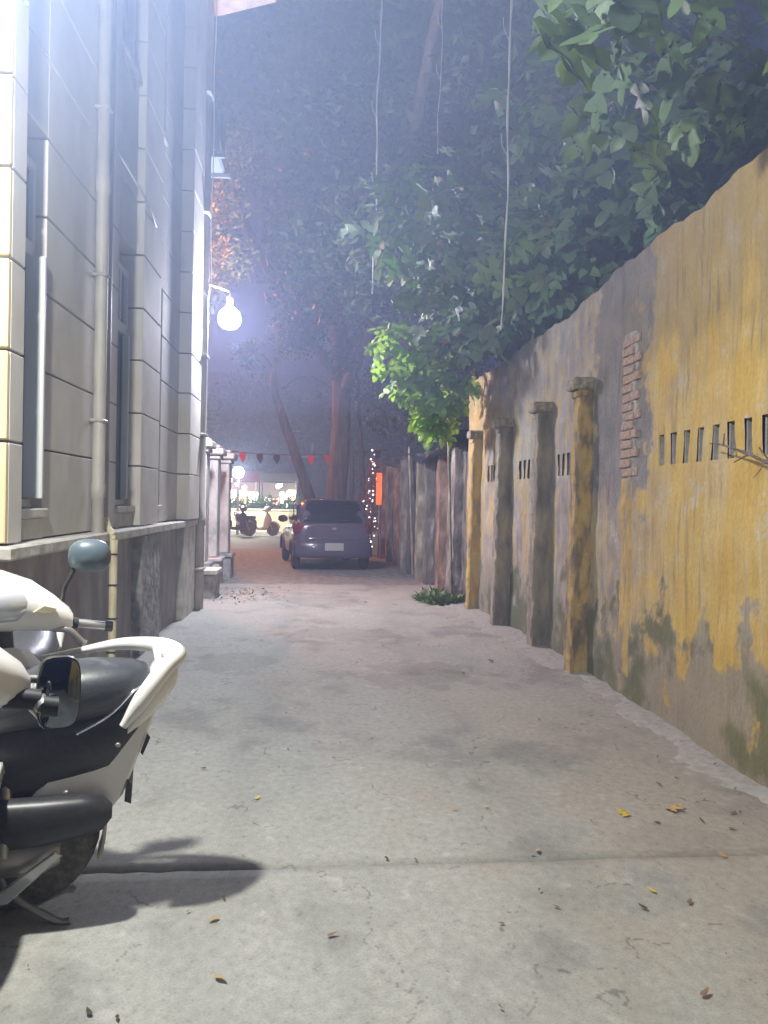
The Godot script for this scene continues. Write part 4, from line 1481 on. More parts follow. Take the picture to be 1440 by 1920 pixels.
func make_trees():
	M.leaf_lobed = leaf_shape(true)
	M.leaf_plain = leaf_shape(false)
	M.leaves = [leaf_kind(0), leaf_kind(1), leaf_kind(2)]
	M.leaf_multi = leaf_mat(lin(0.15, 0.225, 0.13), 0.6)  # crown leaves paled to put haze into their colour
	var lm := []
	for c in [lin(0.075, 0.115, 0.07), lin(0.09, 0.14, 0.075), lin(0.10, 0.16, 0.07), lin(0.06, 0.095, 0.06)]:
		var m := leaf_mat(c, 0.5)
		m.vertex_color_use_as_albedo = false
		lm.append(m)
	var lm2 := []  # brighter copies of the leaf greens, lamp light put into colour
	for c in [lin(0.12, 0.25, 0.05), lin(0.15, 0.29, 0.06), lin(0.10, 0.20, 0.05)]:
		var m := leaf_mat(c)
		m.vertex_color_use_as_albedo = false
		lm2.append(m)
	# big-leaved tree leaning over the wall
	mulberry("mulberry_tree", "big leafy tree with lobed leaves spilling over the far half of the yellow wall", "", [Vector3(3.4, -0.05, -8.6), Vector3(3.3, 2.2, -8.7), Vector3(2.9, 4.0, -8.9), Vector3(2.3, 5.2, -9.2)], [0.14, 0.05],
		[[Vector3(3.3, 2.6, -8.7), Vector3(2.6, 3.4, -8.2), Vector3(1.9, 3.7, -8.0)], [Vector3(3.0, 3.6, -8.8), Vector3(2.0, 3.9, -9.6), Vector3(1.2, 3.5, -10.3)], [Vector3(3.2, 3.0, -8.7), Vector3(2.9, 3.8, -7.2), Vector3(2.5, 4.2, -6.2)], [Vector3(2.9, 4.0, -8.9), Vector3(1.8, 4.9, -9.0), Vector3(1.0, 4.9, -9.6)]],
		[[Vector3(2.5, 3.95, -8.2), Vector3(0.9, 0.75, 1.5), 400], [Vector3(1.75, 3.75, -9.6), Vector3(0.85, 0.6, 1.0), 330], [Vector3(2.75, 4.4, -6.9), Vector3(0.8, 0.9, 1.2), 360], [Vector3(1.6, 4.9, -10.2), Vector3(1.3, 0.8, 1.4), 340], [Vector3(2.9, 5.4, -8.0), Vector3(1.3, 0.8, 1.6), 320], [Vector3(2.75, 3.75, -5.6), Vector3(0.45, 0.5, 0.7), 110]], 150, lm, 0.17, 0.32)
	# low bough near the lamp; brighter greens put its light into the colour
	mulberry("mulberry_bough", "lobed bough at the far end of the yellow wall, lamp light put into its lime green leaf colour", "", [Vector3(2.25, 3.05, -11.7), Vector3(1.9, 3.35, -11.2), Vector3(1.4, 3.25, -10.6), Vector3(1.1, 2.95, -10.3)], [0.035, 0.01],
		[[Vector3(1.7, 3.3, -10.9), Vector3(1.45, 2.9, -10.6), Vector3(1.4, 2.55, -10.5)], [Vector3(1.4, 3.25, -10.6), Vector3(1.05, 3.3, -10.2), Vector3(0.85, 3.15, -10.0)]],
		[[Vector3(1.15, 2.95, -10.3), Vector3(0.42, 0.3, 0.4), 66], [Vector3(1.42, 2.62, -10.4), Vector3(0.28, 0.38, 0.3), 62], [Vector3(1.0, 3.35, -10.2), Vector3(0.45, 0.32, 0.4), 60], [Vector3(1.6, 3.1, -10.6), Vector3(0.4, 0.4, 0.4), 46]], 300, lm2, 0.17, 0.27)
	# near boughs at the top of the picture
	mulberry("overhanging_bough", "leafy bough with large grey green lobed leaves reaching over the near wall", "", [Vector3(3.2, 4.6, -3.3), Vector3(2.4, 4.35, -3.4), Vector3(1.6, 3.95, -3.5), Vector3(1.15, 3.6, -3.55)], [0.05, 0.012],
		[[Vector3(1.9, 4.1, -3.45), Vector3(1.5, 3.9, -3.3), Vector3(1.2, 3.75, -3.2)], [Vector3(2.6, 4.45, -3.4), Vector3(2.2, 3.8, -3.3), Vector3(2.0, 3.35, -3.2)], [Vector3(2.9, 4.5, -3.35), Vector3(2.4, 3.9, -4.3), Vector3(2.2, 3.6, -4.8)]],
		[[Vector3(1.15, 3.6, -3.5), Vector3(0.26, 0.3, 0.3), 26], [Vector3(1.55, 3.95, -3.5), Vector3(0.45, 0.35, 0.4), 40], [Vector3(2.05, 3.5, -3.2), Vector3(0.2, 0.5, 0.3), 34], [Vector3(2.35, 4.1, -3.5), Vector3(0.5, 0.5, 0.5), 44], [Vector3(1.85, 3.75, -4.4), Vector3(0.5, 0.3, 0.5), 34]], 300, lm, 0.16, 0.29)
	# great tree over the end of the alley
	var gt := thing("great_tree", "huge dark tree with thick trunk behind the parked car, crown filling the sky", "tree", "trees at the end of the alley", Vector3(0.35, -0.05, -22.0))
	var st := mb(true)
	tube(st, smooth_path([Vector3(-0.1, 0, 0), Vector3(0.0, 1.6, 0), Vector3(0.1, 3.6, 0.1), Vector3(0.0, 6.0, 0.3), Vector3(0.2, 9.0, 0.6)], 4), [0.42, 0.35, 0.31, 0.29, 0.28, 0.27, 0.26, 0.26, 0.25, 0.25, 0.24, 0.23, 0.22, 0.2, 0.18, 0.16, 0.13], 14)
	part(gt, "trunk", st, M.bark)
	for q in [[[Vector3(0.1, 4.2, 0.1), Vector3(0.9, 6.2, 4), Vector3(1.2, 8.6, 9), Vector3(1.3, 9.0, 15.5)], 0.16], [[Vector3(0, 4.6, 0.1), Vector3(-1.6, 6.6, 2.5), Vector3(-2.6, 8.2, 5.5)], 0.15], [[Vector3(0, 5.2, 0.2), Vector3(1.7, 7.2, 1.5), Vector3(3.4, 8.4, 4.5)], 0.14], [[Vector3(0.3, 0.0, 0.2), Vector3(0.42, 1.5, 0.2), Vector3(0.35, 3.4, 0.2)], 0.09], [[Vector3(0.75, 0, -0.1), Vector3(0.7, 2.0, -0.1), Vector3(0.5, 4.6, 0.0)], 0.11]]:
		st = mb(true)
		var sp := smooth_path(q[0], 5)
		var rr := []
		for i in sp.size(): rr.append(lerpf(q[1], q[1] * 0.45, float(i) / (sp.size() - 1)))
		tube(st, sp, rr, 9)
		part(gt, "limb", st, M.bark)
	var cr := []
	for b in [[Vector3(0, 9.0, 4), Vector3(3.6, 2.6, 4.5), 1700], [Vector3(-1.9, 8.6, 0.0), Vector3(1.7, 2.4, 2.6), 600], [Vector3(2.6, 7.4, 4.5), Vector3(2.6, 1.9, 4.0), 1000], [Vector3(1.2, 6.0, 6.5), Vector3(2.2, 1.0, 3.0), 420], [Vector3(-1.0, 6.4, 3.0), Vector3(1.8, 1.0, 2.4), 300], [Vector3(1.0, 11.5, 7.0), Vector3(4.0, 2.4, 6.0), 1500], [Vector3(3.5, 9.2, 9.5), Vector3(2.6, 2.2, 3.5), 900], [Vector3(2.2, 4.4, 1.0), Vector3(1.8, 1.1, 1.6), 260]]:
		for i in b[2]:
			var q := in_blob(b[0], b[1])
			if q.x < -1.45 and q.y < 9.6 and q.x + q.z * 0.1 < -1.0: continue
			cr.append(Transform3D(Basis.from_euler(Vector3(rng.randf() * TAU, rng.randf() * TAU, rng.randf() * TAU)).scaled(Vector3.ONE * rng.randf_range(0.5, 1.0)), q))
	multi(gt, "crown", clump_mesh(11, 0.24), leaf_mat(lin(0.06, 0.105, 0.05)), cr, 0.35)
	# leaning thin tree
	var lt := thing("leaning_tree", "thin bare leaning trunk beside the thick trunk behind the car", "tree", "trees at the end of the alley", Vector3(-0.05, -0.05, -20.6))
	st = mb(true)
	var lp := smooth_path([Vector3(0.05, 0, 0), Vector3(-0.1, 1.0, 0), Vector3(-0.65, 2.6, 0.1), Vector3(-1.05, 3.7, 0.1), Vector3(-1.22, 4.3, 0.1), Vector3(-1.15, 4.95, 0.1)], 4)
	var lr := []
	for i in lp.size(): lr.append(lerpf(0.17, 0.065, float(i) / (lp.size() - 1)))
	tube(st, lp, lr, 10)
	part(lt, "trunk", st, M.bark)
	for q in [[Vector3(-1.18, 4.6, 0.1), Vector3(-1.5, 5.0, 0.2), Vector3(-1.9, 5.05, 0.3)], [Vector3(-1.15, 4.9, 0.1), Vector3(-0.8, 5.3, 0.2), Vector3(-0.3, 5.1, 0.2)], [Vector3(-1.0, 4.2, 0.1), Vector3(-0.4, 4.5, 0.3), Vector3(0.2, 4.2, 0.3)]]:
		st = mb(true)
		tube(st, smooth_path(q, 4), 0.022, 6)
		part(lt, "branch", st, M.bark)
	cr = []
	for b in [[Vector3(-1.9, 5.0, 0.3), Vector3(0.35, 0.25, 0.35), 28], [Vector3(-0.6, 5.6, 0.2), Vector3(0.8, 0.45, 0.6), 90], [Vector3(-0.8, 5.2, 0.2), Vector3(0.4, 0.2, 0.4), 30], [Vector3(0.4, 4.9, 0.3), Vector3(0.4, 0.35, 0.4), 36]]:
		for i in b[2]:
			cr.append(Transform3D(Basis.from_euler(Vector3(rng.randf() * TAU, rng.randf() * TAU, rng.randf() * TAU)).scaled(Vector3.ONE * rng.randf_range(0.25, 0.5)), in_blob(b[0], b[1])))
	multi(lt, "crown", clump_mesh(11, 0.3), leaf_mat(lin(0.07, 0.11, 0.05)), cr, 0.3)
	# tree by the added lamp, orange light partly put into its leaf colour
	var ot := thing("street_tree", "leafy tree behind the building corner with sprays lit and tinted orange above the round lamp", "tree", "trees at the end of the alley", Vector3(-3.35, -0.05, -14.6))
	st = mb(true)
	tube(st, smooth_path([Vector3(0, 0, 0), Vector3(0.1, 2.4, 0), Vector3(0.45, 4.6, 0.1), Vector3(0.9, 6.6, 0.2)], 4), [0.17, 0.16, 0.15, 0.14, 0.13, 0.12, 0.115, 0.11, 0.10, 0.09, 0.08, 0.06, 0.05], 10)
	part(ot, "trunk", st, M.bark)
	for q in [[Vector3(0.45, 4.6, 0.1), Vector3(1.0, 5.1, 0.6), Vector3(1.75, 5.35, 1.1)], [Vector3(0.7, 5.8, 0.1), Vector3(1.1, 6.3, 0.6), Vector3(1.7, 6.5, 1.1)], [Vector3(0.3, 4.0, 0.1), Vector3(0.9, 4.6, 0.6), Vector3(1.5, 4.8, 1.1)]]:
		st = mb(true)
		tube(st, smooth_path(q, 4), 0.025, 6)
		part(ot, "branch", st, M.bark)
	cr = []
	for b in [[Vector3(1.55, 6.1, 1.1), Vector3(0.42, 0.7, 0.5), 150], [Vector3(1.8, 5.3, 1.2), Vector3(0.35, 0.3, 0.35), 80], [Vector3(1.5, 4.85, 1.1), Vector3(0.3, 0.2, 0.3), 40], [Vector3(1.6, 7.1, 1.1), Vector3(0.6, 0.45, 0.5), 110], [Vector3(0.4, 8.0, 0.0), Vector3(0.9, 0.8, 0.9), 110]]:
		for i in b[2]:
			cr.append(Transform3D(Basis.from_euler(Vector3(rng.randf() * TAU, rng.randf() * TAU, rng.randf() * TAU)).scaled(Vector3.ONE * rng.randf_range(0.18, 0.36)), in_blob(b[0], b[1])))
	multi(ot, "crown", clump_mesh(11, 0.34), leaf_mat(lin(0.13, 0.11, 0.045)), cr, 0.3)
	# backdrop trees across the street
	var k := 0
	for q in [[Vector3(-9, 0.06, -48.5), 7.0, "dim round tree behind the stalls, beside the building edge"], [Vector3(-4.0, 0.06, -49.0), 8.0, "dim tall tree behind the red canopy stall"], [Vector3(1.5, 0.06, -47.5), 7.5, "dim tree behind the parked car across the street"], [Vector3(6.0, 0.06, -40), 8.0, "dim tree above the weathered wall, farthest across the street"], [Vector3(-7.2, 0.06, -39.5), 6.0, "dim slender tree standing by the kerb across the street"]]:
		var bt := thing("backdrop_tree", q[2], "tree", "dim trees across the street", q[0])
		var H: float = q[1]
		st = mb(true)
		tube(st, smooth_path([Vector3(0, 0, 0), Vector3(0.1, H * 0.3, 0), Vector3(0.0, H * 0.7, 0)], 4), [0.2, 0.19, 0.18, 0.17, 0.16, 0.14, 0.12, 0.1, 0.08], 8)
		part(bt, "trunk", st, M.bark)
		var c2 := []
		for i in 420:
			c2.append(Transform3D(Basis.from_euler(Vector3(rng.randf() * TAU, rng.randf() * TAU, rng.randf() * TAU)).scaled(Vector3.ONE * rng.randf_range(0.7, 1.3)), in_blob(Vector3(0, H * 0.74, 0), Vector3(H * 0.34, H * 0.36, H * 0.34))))
		multi(bt, "crown", clump_mesh(11, 0.3), leaf_mat(lin(0.06, 0.10, 0.05)), c2, 0.3)
		k += 1
	# hanging aerial roots
	var lab := ["long pale aerial root hanging straight down in front of the wall foliage", "pale aerial root hanging in the middle of the alley, above the thick trunk", "short faint aerial root hanging from the crown between the two longer ones"]
	var ri := 0
	for q in [[Vector3(1.60, 9.5, -7.2), Vector3(1.545, 2.95, -7.2), 0.014], [Vector3(0.62, 9.8, -10.5), Vector3(0.585, 4.05, -10.5), 0.016], [Vector3(1.53, 10.5, -11.2), Vector3(1.46, 6.15, -11.2), 0.008]]:
		var rt := thing("aerial_root", lab[ri], "root", "aerial roots hanging over the alley", q[0])
		var pts := []
		for i in 40:
			var t := i / 39.0
			pts.append((q[1] - q[0]) * t + Vector3(sin(t * 17.0 + ri) * 0.012 + sin(t * 41.0) * 0.005, 0, cos(t * 13.0) * 0.01))
		st = mb(true)
		var rr := []
		for i in 40: rr.append(q[2] * (1.0 + 0.25 * sin(i * 2.1 + ri) - 0.45 * i / 39.0))
		tube(st, pts, rr, 6)
		part(rt, "strand", st, M.root)
		for i in 5:
			st = mb(true)
			var a: Vector3 = pts[6 + i * 6]
			tube(st, [a, a + Vector3(-0.06, 0.10, 0.02), a + Vector3(-0.07, 0.2, 0.02)], 0.004, 4)
			part(rt, "side_root", st, M.root)
		ri += 1

# ================= scooters =================
func wheel(parent: Node, called: String, at: Vector3, R: float, w: float, tyre_m: Material):
	# axle along z
	var o := Node3D.new()
	o.name = called
	parent.add_child(o, true)
	var xf := Transform3D(Basis(Vector3(1, 0, 0), PI / 2), at)
	var st := mb(true)
	var pr := []
	for i in 13:
		var a := PI * i / 12.0
		pr.append(Vector2(R - w * 0.5 + w * 0.5 * sin(a) * 1.0, -w * 0.5 * cos(a)))
	pr.push_front(Vector2(R - w * 1.05, -w * 0.46))
	pr.append(Vector2(R - w * 1.05, w * 0.46))
	lathe(st, pr, 32, xf)
	part(o, "tyre", st, tyre_m)
	st = mb(true)
	var rr := R - w * 1.0
	lathe(st, [Vector2(rr, -w * 0.42), Vector2(rr - 0.02, -w * 0.44), Vector2(rr - 0.025, -w * 0.2), Vector2(rr - 0.025, w * 0.2), Vector2(rr - 0.02, w * 0.44), Vector2(rr, w * 0.42)], 28, xf)
	for k in 5:
		var a := TAU * k / 5.0 + 0.3
		var d := Vector3(cos(a), sin(a), 0)
		tube(st, [at + d * 0.03, at + d * (rr - 0.015)], [0.02, 0.013], 6)
	tube(st, [at - Vector3(0, 0, w * 0.5), at + Vector3(0, 0, w * 0.5)], 0.04, 12)
	part(o, "rim", st, M.alloy)

func ring_z(z: float, xc: float, yc: float, hx: float, hy: float, k := 18, p := 2.4) -> Array:
	var a := []
	for j in k:
		var t := TAU * j / k
		var c := cos(t)
		var s := sin(t)
		a.append(Vector3(xc + hx * signf(c) * pow(absf(c), 2.0 / p), yc + hy * signf(s) * pow(absf(s), 2.0 / p), z))
	return a

func rx(x: float, yt: float, yb: float, hz: float, p := 2.6, zc := 0.0) -> Array:
	return ring_x(x, (yt + yb) / 2.0, (yt - yb) / 2.0, hz, zc, p, 20)

func make_scooter(called: String, label: String, at: Vector3, heading: Vector3, lean: float, steer: float, cowl: float, mirror_low: bool, paint: Material, group: String, full := true) -> Node3D:
	var s := thing(called, label, "scooter", group, at)
	s.transform = Transform3D(Basis(Vector3.UP, atan2(-heading.z, heading.x)) * Basis(Vector3(1, 0, 0), lean), at)
	var st := mb(true)
	wheel(s, "rear_wheel", Vector3(0.0, 0.272, 0), 0.272, 0.105, M.dusty_rubber)
	wheel(s, "front_wheel", Vector3(1.20, 0.265, 0), 0.265, 0.095, M.dusty_rubber)
	# seat
	loft(st, [rx(-0.435, 0.81, 0.745, 0.05), rx(-0.415, 0.835, 0.72, 0.085), rx(-0.36, 0.85, 0.69, 0.118), rx(-0.24, 0.855, 0.66, 0.142), rx(-0.08, 0.842, 0.645, 0.155), rx(0.06, 0.80, 0.63, 0.158), rx(0.2, 0.785, 0.62, 0.150), rx(0.32, 0.775, 0.62, 0.118), rx(0.40, 0.755, 0.64, 0.075), rx(0.43, 0.72, 0.67, 0.03)])
	part(s, "seat", st, M.vinyl)
	# seat seam
	st = mb(true)
	tube(st, smooth_path([Vector3(-0.43, 0.79, -0.05), Vector3(-0.38, 0.775, -0.112), Vector3(-0.30, 0.70, -0.140), Vector3(-0.2, 0.645, -0.146)], 5), 0.0045, 6)
	part(s, "seat_piping", st, M.chrome)
	# black body under the seat
	st = mb(true)
	loft(st, [rx(-0.40, 0.74, 0.60, 0.09), rx(-0.3, 0.72, 0.48, 0.125), rx(-0.1, 0.70, 0.40, 0.140), rx(0.1, 0.68, 0.36, 0.145), rx(0.3, 0.66, 0.32, 0.135), rx(0.42, 0.62, 0.29, 0.115), rx(0.45, 0.56, 0.32, 0.08)])
	part(s, "inner_body", st, M.black_plastic)
	# painted side covers and tail
	var sc := [Vector2(-0.06, 0.405), Vector2(-0.12, 0.49), Vector2(-0.21, 0.575), Vector2(-0.30, 0.645), Vector2(-0.38, 0.69), Vector2(-0.455, 0.755), Vector2(-0.5, 0.815), Vector2(-0.49, 0.735), Vector2(-0.462, 0.66), Vector2(-0.43, 0.575), Vector2(-0.395, 0.48), Vector2(-0.365, 0.405), Vector2(-0.315, 0.345), Vector2(-0.27, 0.37), Vector2(-0.18, 0.395)]
	for sd in [-1.0, 1.0]:
		st = mb(false)
		extrude(st, sc, 0.0, 0.034, 0.011, Transform3D(Basis(Vector3.UP, -0.14 * sd), Vector3(0.015, 0, 0.122 * sd - 0.017 + 0.008 * sd)))
		part(s, "side_cover", st, paint)
	st = mb(true)
	loft(st, [rx(-0.525, 0.855, 0.79, 0.03), rx(-0.515, 0.862, 0.76, 0.065), rx(-0.48, 0.86, 0.71, 0.11), rx(-0.44, 0.835, 0.67, 0.138), rx(-0.40, 0.75, 0.64, 0.148), rx(-0.36, 0.68, 0.62, 0.148)])
	part(s, "tail_cowl", st, paint)
	st = mb(true)
	var rail := smooth_path([Vector3(-0.06, 0.83, 0.150), Vector3(-0.2, 0.855, 0.150), Vector3(-0.33, 0.878, 0.132), Vector3(-0.45, 0.882, 0.082), Vector3(-0.515, 0.872, 0.03), Vector3(-0.52, 0.868, -0.03), Vector3(-0.485, 0.85, -0.088), Vector3(-0.44, 0.80, -0.128), Vector3(-0.39, 0.73, -0.146), Vector3(-0.345, 0.665, -0.152)], 5)
	var rr := []
	for i in rail.size():
		var t := float(i) / (rail.size() - 1)
		rr.append(lerpf(0.010, 0.030, sst(0.0, 0.4, t)) * (1.0 - 0.55 * sst(0.85, 1.0, t)))
	tube(st, rail, rr, 10)
	part(s, "grab_rail", st, paint)
	st = mb(true)
	tube(st, [Vector3(-0.445, 0.878, 0.085), Vector3(-0.452, 0.872, 0.0), Vector3(-0.462, 0.845, -0.1)], 0.013, 8)
	tube(st, [Vector3(-0.452, 0.872, 0.0), Vector3(-0.515, 0.87, 0.0)], 0.012, 8)
	part(s, "rail_bridge", st, paint)
	st = mb(true)
	loft(st, [rx(-0.478, 0.745, 0.70, 0.02), rx(-0.47, 0.75, 0.69, 0.045), rx(-0.44, 0.74, 0.67, 0.06)])
	part(s, "tail_light", st, M.red_lens)
	# rear mudguard and plate
	st = mb(true)
	var mg := []
	for i in 25:
		var a := lerpf(0.55, 3.50, i / 24.0)
		var c := Vector3(0.281 * cos(a), 0.272 + 0.281 * sin(a), 0)
		mg.append([c + Vector3(0, 0, -0.06), c + Vector3(0, 0, 0.06), c * 1.0 + Vector3(cos(a), sin(a), 0) * 0.012 + Vector3(0, 0, 0.06), c + Vector3(cos(a), sin(a), 0) * 0.012 + Vector3(0, 0, -0.06)])
	loft(st, mg)
	part(s, "rear_mudguard", st, M.dusty_guard)
	st = mb()
	extrude(st, [Vector2(-0.362, 0.46), Vector2(-0.378, 0.44), Vector2(-0.374, 0.375), Vector2(-0.352, 0.385)], -0.10, 0.10, 0.004)
	part(s, "mud_flap", st, M.black_plastic)
	# vents and screws on the side covers
	for sd in [-1.0, 1.0]:
		st = mb()
		extrude(st, [Vector2(-0.440, 0.615), Vector2(-0.418, 0.55), Vector2(-0.425, 0.54), Vector2(-0.45, 0.60)], -0.004, 0.004, 0.0, Transform3D(Basis(Vector3.UP, -0.14 * sd), Vector3(0.012, 0, 0.146 * sd)))
		part(s, "vent", st, M.black_plastic)
		st = mb(true)
		for q in [Vector2(-0.33, 0.60), Vector2(-0.17, 0.45)]:
			lathe(st, [Vector2(0.0, 0.0), Vector2(0.009, 0.0), Vector2(0.007, 0.004), Vector2(0.0, 0.005)], 10, Transform3D(Basis(Vector3(1, 0, 0), PI / 2 * sd), Vector3(q.x, q.y, (0.150 + 0.02 * q.x) * sd)))
		part(s, "screws", st, M.alloy)
	# engine and belt cover on the left, muffler on the right
	st = mb(true)
	loft(st, [rx(0.34, 0.42, 0.30, 0.03, 2.6, -0.13), rx(0.30, 0.45, 0.275, 0.05, 2.6, -0.15), rx(0.1, 0.445, 0.28, 0.055, 2.8, -0.16), rx(-0.1, 0.445, 0.29, 0.055, 2.8, -0.162), rx(-0.22, 0.445, 0.31, 0.05, 2.6, -0.162), rx(-0.285, 0.435, 0.325, 0.042, 2.3, -0.16), rx(-0.315, 0.405, 0.36, 0.02, 2.0, -0.155)])
	part(s, "belt_cover", st, M.black_plastic)
	st = mb(true)
	loft(st, [rx(0.30, 0.30, 0.2, 0.04, 2.4, -0.1), rx(0.1, 0.30, 0.17, 0.06, 2.4, -0.1), rx(-0.08, 0.30, 0.16, 0.06, 2.4, -0.1), rx(-0.15, 0.27, 0.19, 0.03, 2.0, -0.1)])
	part(s, "crankcase", st, M.alloy)
	st = mb(true)
	loft(st, [rx(0.1, 0.30, 0.24, 0.03, 2.2, 0.14), rx(0.0, 0.34, 0.21, 0.06, 2.2, 0.16), rx(-0.28, 0.38, 0.25, 0.06, 2.2, 0.17), rx(-0.32, 0.36, 0.28, 0.035, 2.2, 0.17)])
	part(s, "muffler", st, M.black_plastic)
	st = mb()
	extrude(st, [Vector2(-0.165, 0.262), Vector2(-0.14, 0.278), Vector2(0.03, 0.155), Vector2(0.03, 0.115), Vector2(0.0, 0.118)], -0.205, -0.188, 0.005)
	part(s, "kick_lever", st, M.clear_lens)
	st = mb(true)
	for z in [-1.0, 1.0]:
		tube(st, smooth_path([Vector3(0.06, 0.2, 0.08 * z), Vector3(0.0, 0.1, 0.11 * z), Vector3(-0.14, 0.02, 0.15 * z), Vector3(-0.19, 0.024, 0.165 * z)], 4), 0.012, 8)
	tube(st, [Vector3(0.0, 0.1, -0.11), Vector3(0.0, 0.1, 0.11)], 0.01, 6)
	part(s, "centre_stand", st, M.alloy)
	if not full:
		return s
	# floor, leg shield, nose
	st = mb(true)
	loft(st, [rx(0.36, 0.31, 0.24, 0.14, 4.0), rx(0.42, 0.325, 0.235, 0.165, 4.0), rx(0.8, 0.325, 0.235, 0.17, 4.0), rx(0.88, 0.36, 0.25, 0.16, 4.0)])
	part(s, "floor_board", st, M.black_plastic)
	for z in [-1.0, 1.0]:
		st = mb()
		extrude(st, [Vector2(0.3, 0.30), Vector2(0.42, 0.335), Vector2(0.82, 0.335), Vector2(0.92, 0.42), Vector2(0.9, 0.28), Vector2(0.8, 0.225), Vector2(0.42, 0.225)], -0.012 + 0.172 * z, 0.012 + 0.172 * z, 0.006)
		part(s, "floor_trim", st, paint)
	st = mb(true)
	loft(st, [[Vector3(0.86, 0.28, -0.13), Vector3(0.86, 0.28, 0.13), Vector3(0.98, 0.27, 0.10), Vector3(1.0, 0.27, 0.0), Vector3(0.98, 0.27, -0.10)], [Vector3(0.87, 0.42, -0.19), Vector3(0.87, 0.42, 0.19), Vector3(1.02, 0.42, 0.14), Vector3(1.10, 0.42, 0), Vector3(1.02, 0.42, -0.14)], [Vector3(0.90, 0.62, -0.215), Vector3(0.90, 0.62, 0.215), Vector3(1.04, 0.62, 0.14), Vector3(1.14, 0.62, 0), Vector3(1.04, 0.62, -0.14)], [Vector3(0.88, 0.78, -0.19), Vector3(0.88, 0.78, 0.19), Vector3(0.99, 0.80, 0.12), Vector3(1.06, 0.80, 0), Vector3(0.99, 0.80, -0.12)], [Vector3(0.86, 0.87, -0.10), Vector3(0.86, 0.87, 0.10), Vector3(0.93, 0.89, 0.06), Vector3(0.96, 0.89, 0), Vector3(0.93, 0.89, -0.06)]])
	part(s, "leg_shield", st, paint)
	st = mb(true)
	loft(st, [rx(0.835, 0.60, 0.40, 0.12, 3.4), rx(0.875, 0.80, 0.36, 0.165, 3.4)])
	part(s, "inner_shield", st, M.black_plastic)
	st = mb(true)
	mg = []
	for i in 11:
		var a := lerpf(0.15, 2.5, i / 10.0)
		var c := Vector3(1.20 + 0.30 * cos(a), 0.265 + 0.30 * sin(a), 0)
		var n := Vector3(cos(a), sin(a), 0)
		mg.append([c + Vector3(0, 0, -0.068) - n * 0.035, c + Vector3(0, 0, -0.06), c + n * 0.012, c + Vector3(0, 0, 0.06), c + Vector3(0, 0, 0.068) - n * 0.035, c - n * 0.006])
	loft(st, mg)
	part(s, "front_mudguard", st, paint)
	st = mb(true)
	for z in [-0.075, 0.075]:
		tube(st, [Vector3(1.2, 0.265, z), Vector3(0.98, 0.80, z * 0.8)], 0.02, 8)
	part(s, "fork", st, M.alloy)
	# ---- handlebar, turned by steer
	var hx := Transform3D(Basis(Vector3.UP, steer), Vector3(0.88, 0, 0))
	if mirror_low: hx = Transform3D(Basis(Vector3.UP, steer).scaled(Vector3.ONE * 1.28), Vector3(0.88, -0.30, 0))
	st = mb(true)
	lathe(st, [Vector2(0.06, 0.84), Vector2(0.05, 0.92), Vector2(0.045, 0.97)], 14)
	part(s, "steering_neck", st, M.black_plastic).transform = hx
	st = mb(true)
	var cw := cowl
	var gl := 0.02 if mirror_low else 0.11
	loft(st, [ring_z(-cw, 0.045, 0.985, 0.03, 0.020), ring_z(-cw + 0.015, 0.04, 0.99, 0.052, 0.040), ring_z(-cw * 0.72, 0.035, 1.01, 0.085, 0.062), ring_z(-cw * 0.4, 0.03, 1.035, 0.118, 0.088), ring_z(0, 0.03, 1.05, 0.145, 0.105), ring_z(cw * 0.4, 0.03, 1.035, 0.118, 0.088), ring_z(cw * 0.72, 0.035, 1.01, 0.085, 0.062), ring_z(cw - 0.015, 0.04, 0.99, 0.052, 0.040), ring_z(cw, 0.045, 0.985, 0.03, 0.020)])
	var cowl_o := part(s, "handlebar_cowl", st, paint)
	cowl_o.transform = hx
	st = mb()
	for z in [-1.0, 1.0]:
		extrude(st, [Vector2(-0.035, -0.01), Vector2(0.02, -0.018), Vector2(0.045, 0.0), Vector2(0.0, 0.012)], -0.004, 0.004, 0.0015, Transform3D(Basis(Vector3.UP, PI / 2) * Basis(Vector3.UP, -0.35 * z), Vector3(0.128, 1.035, cw * 0.62 * z)))
	part(cowl_o, "badge", st, M.pipe_yellow)
	st = mb(true)
	loft(st, [ring_z(-0.115, 0.10, 1.045, 0.03, 0.03), ring_z(-0.07, 0.118, 1.045, 0.06, 0.055), ring_z(0, 0.125, 1.045, 0.066, 0.062), ring_z(0.07, 0.118, 1.045, 0.06, 0.055), ring_z(0.115, 0.10, 1.045, 0.03, 0.03)])
	part(s, "headlight", st, M.dark_lens if mirror_low else M.clear_lens).transform = hx
	st = mb(true)
	loft(st, [ring_z(-0.10, -0.07, 1.065, 0.03, 0.03), ring_z(0, -0.085, 1.075, 0.045, 0.05), ring_z(0.10, -0.07, 1.065, 0.03, 0.03)])
	part(s, "instrument_panel", st, M.dark_lens).transform = hx
	for z in [-1.0, 1.0]:
		st = mb(true)
		tube(st, [Vector3(0.0, 0.972, (cw - 0.05) * z), Vector3(-0.01, 0.966, (cw + 0.015) * z)], [0.022, 0.020], 10)
		part(s, "switch_housing", st, M.black_plastic).transform = hx
		st = mb(true)
		tube(st, [Vector3(-0.01, 0.966, (cw + 0.01) * z), Vector3(-0.022, 0.955, (cw + gl) * z)], 0.0165, 12)
		part(s, "grip", st, M.alloy).transform = hx
		st = mb(true)
		tube(st, [Vector3(-0.022, 0.955, (cw + gl - 0.002) * z), Vector3(-0.025, 0.953, (cw + gl + 0.025) * z)], 0.020, 12)
		part(s, "bar_end", st, M.black_plastic).transform = hx
		st = mb(true)
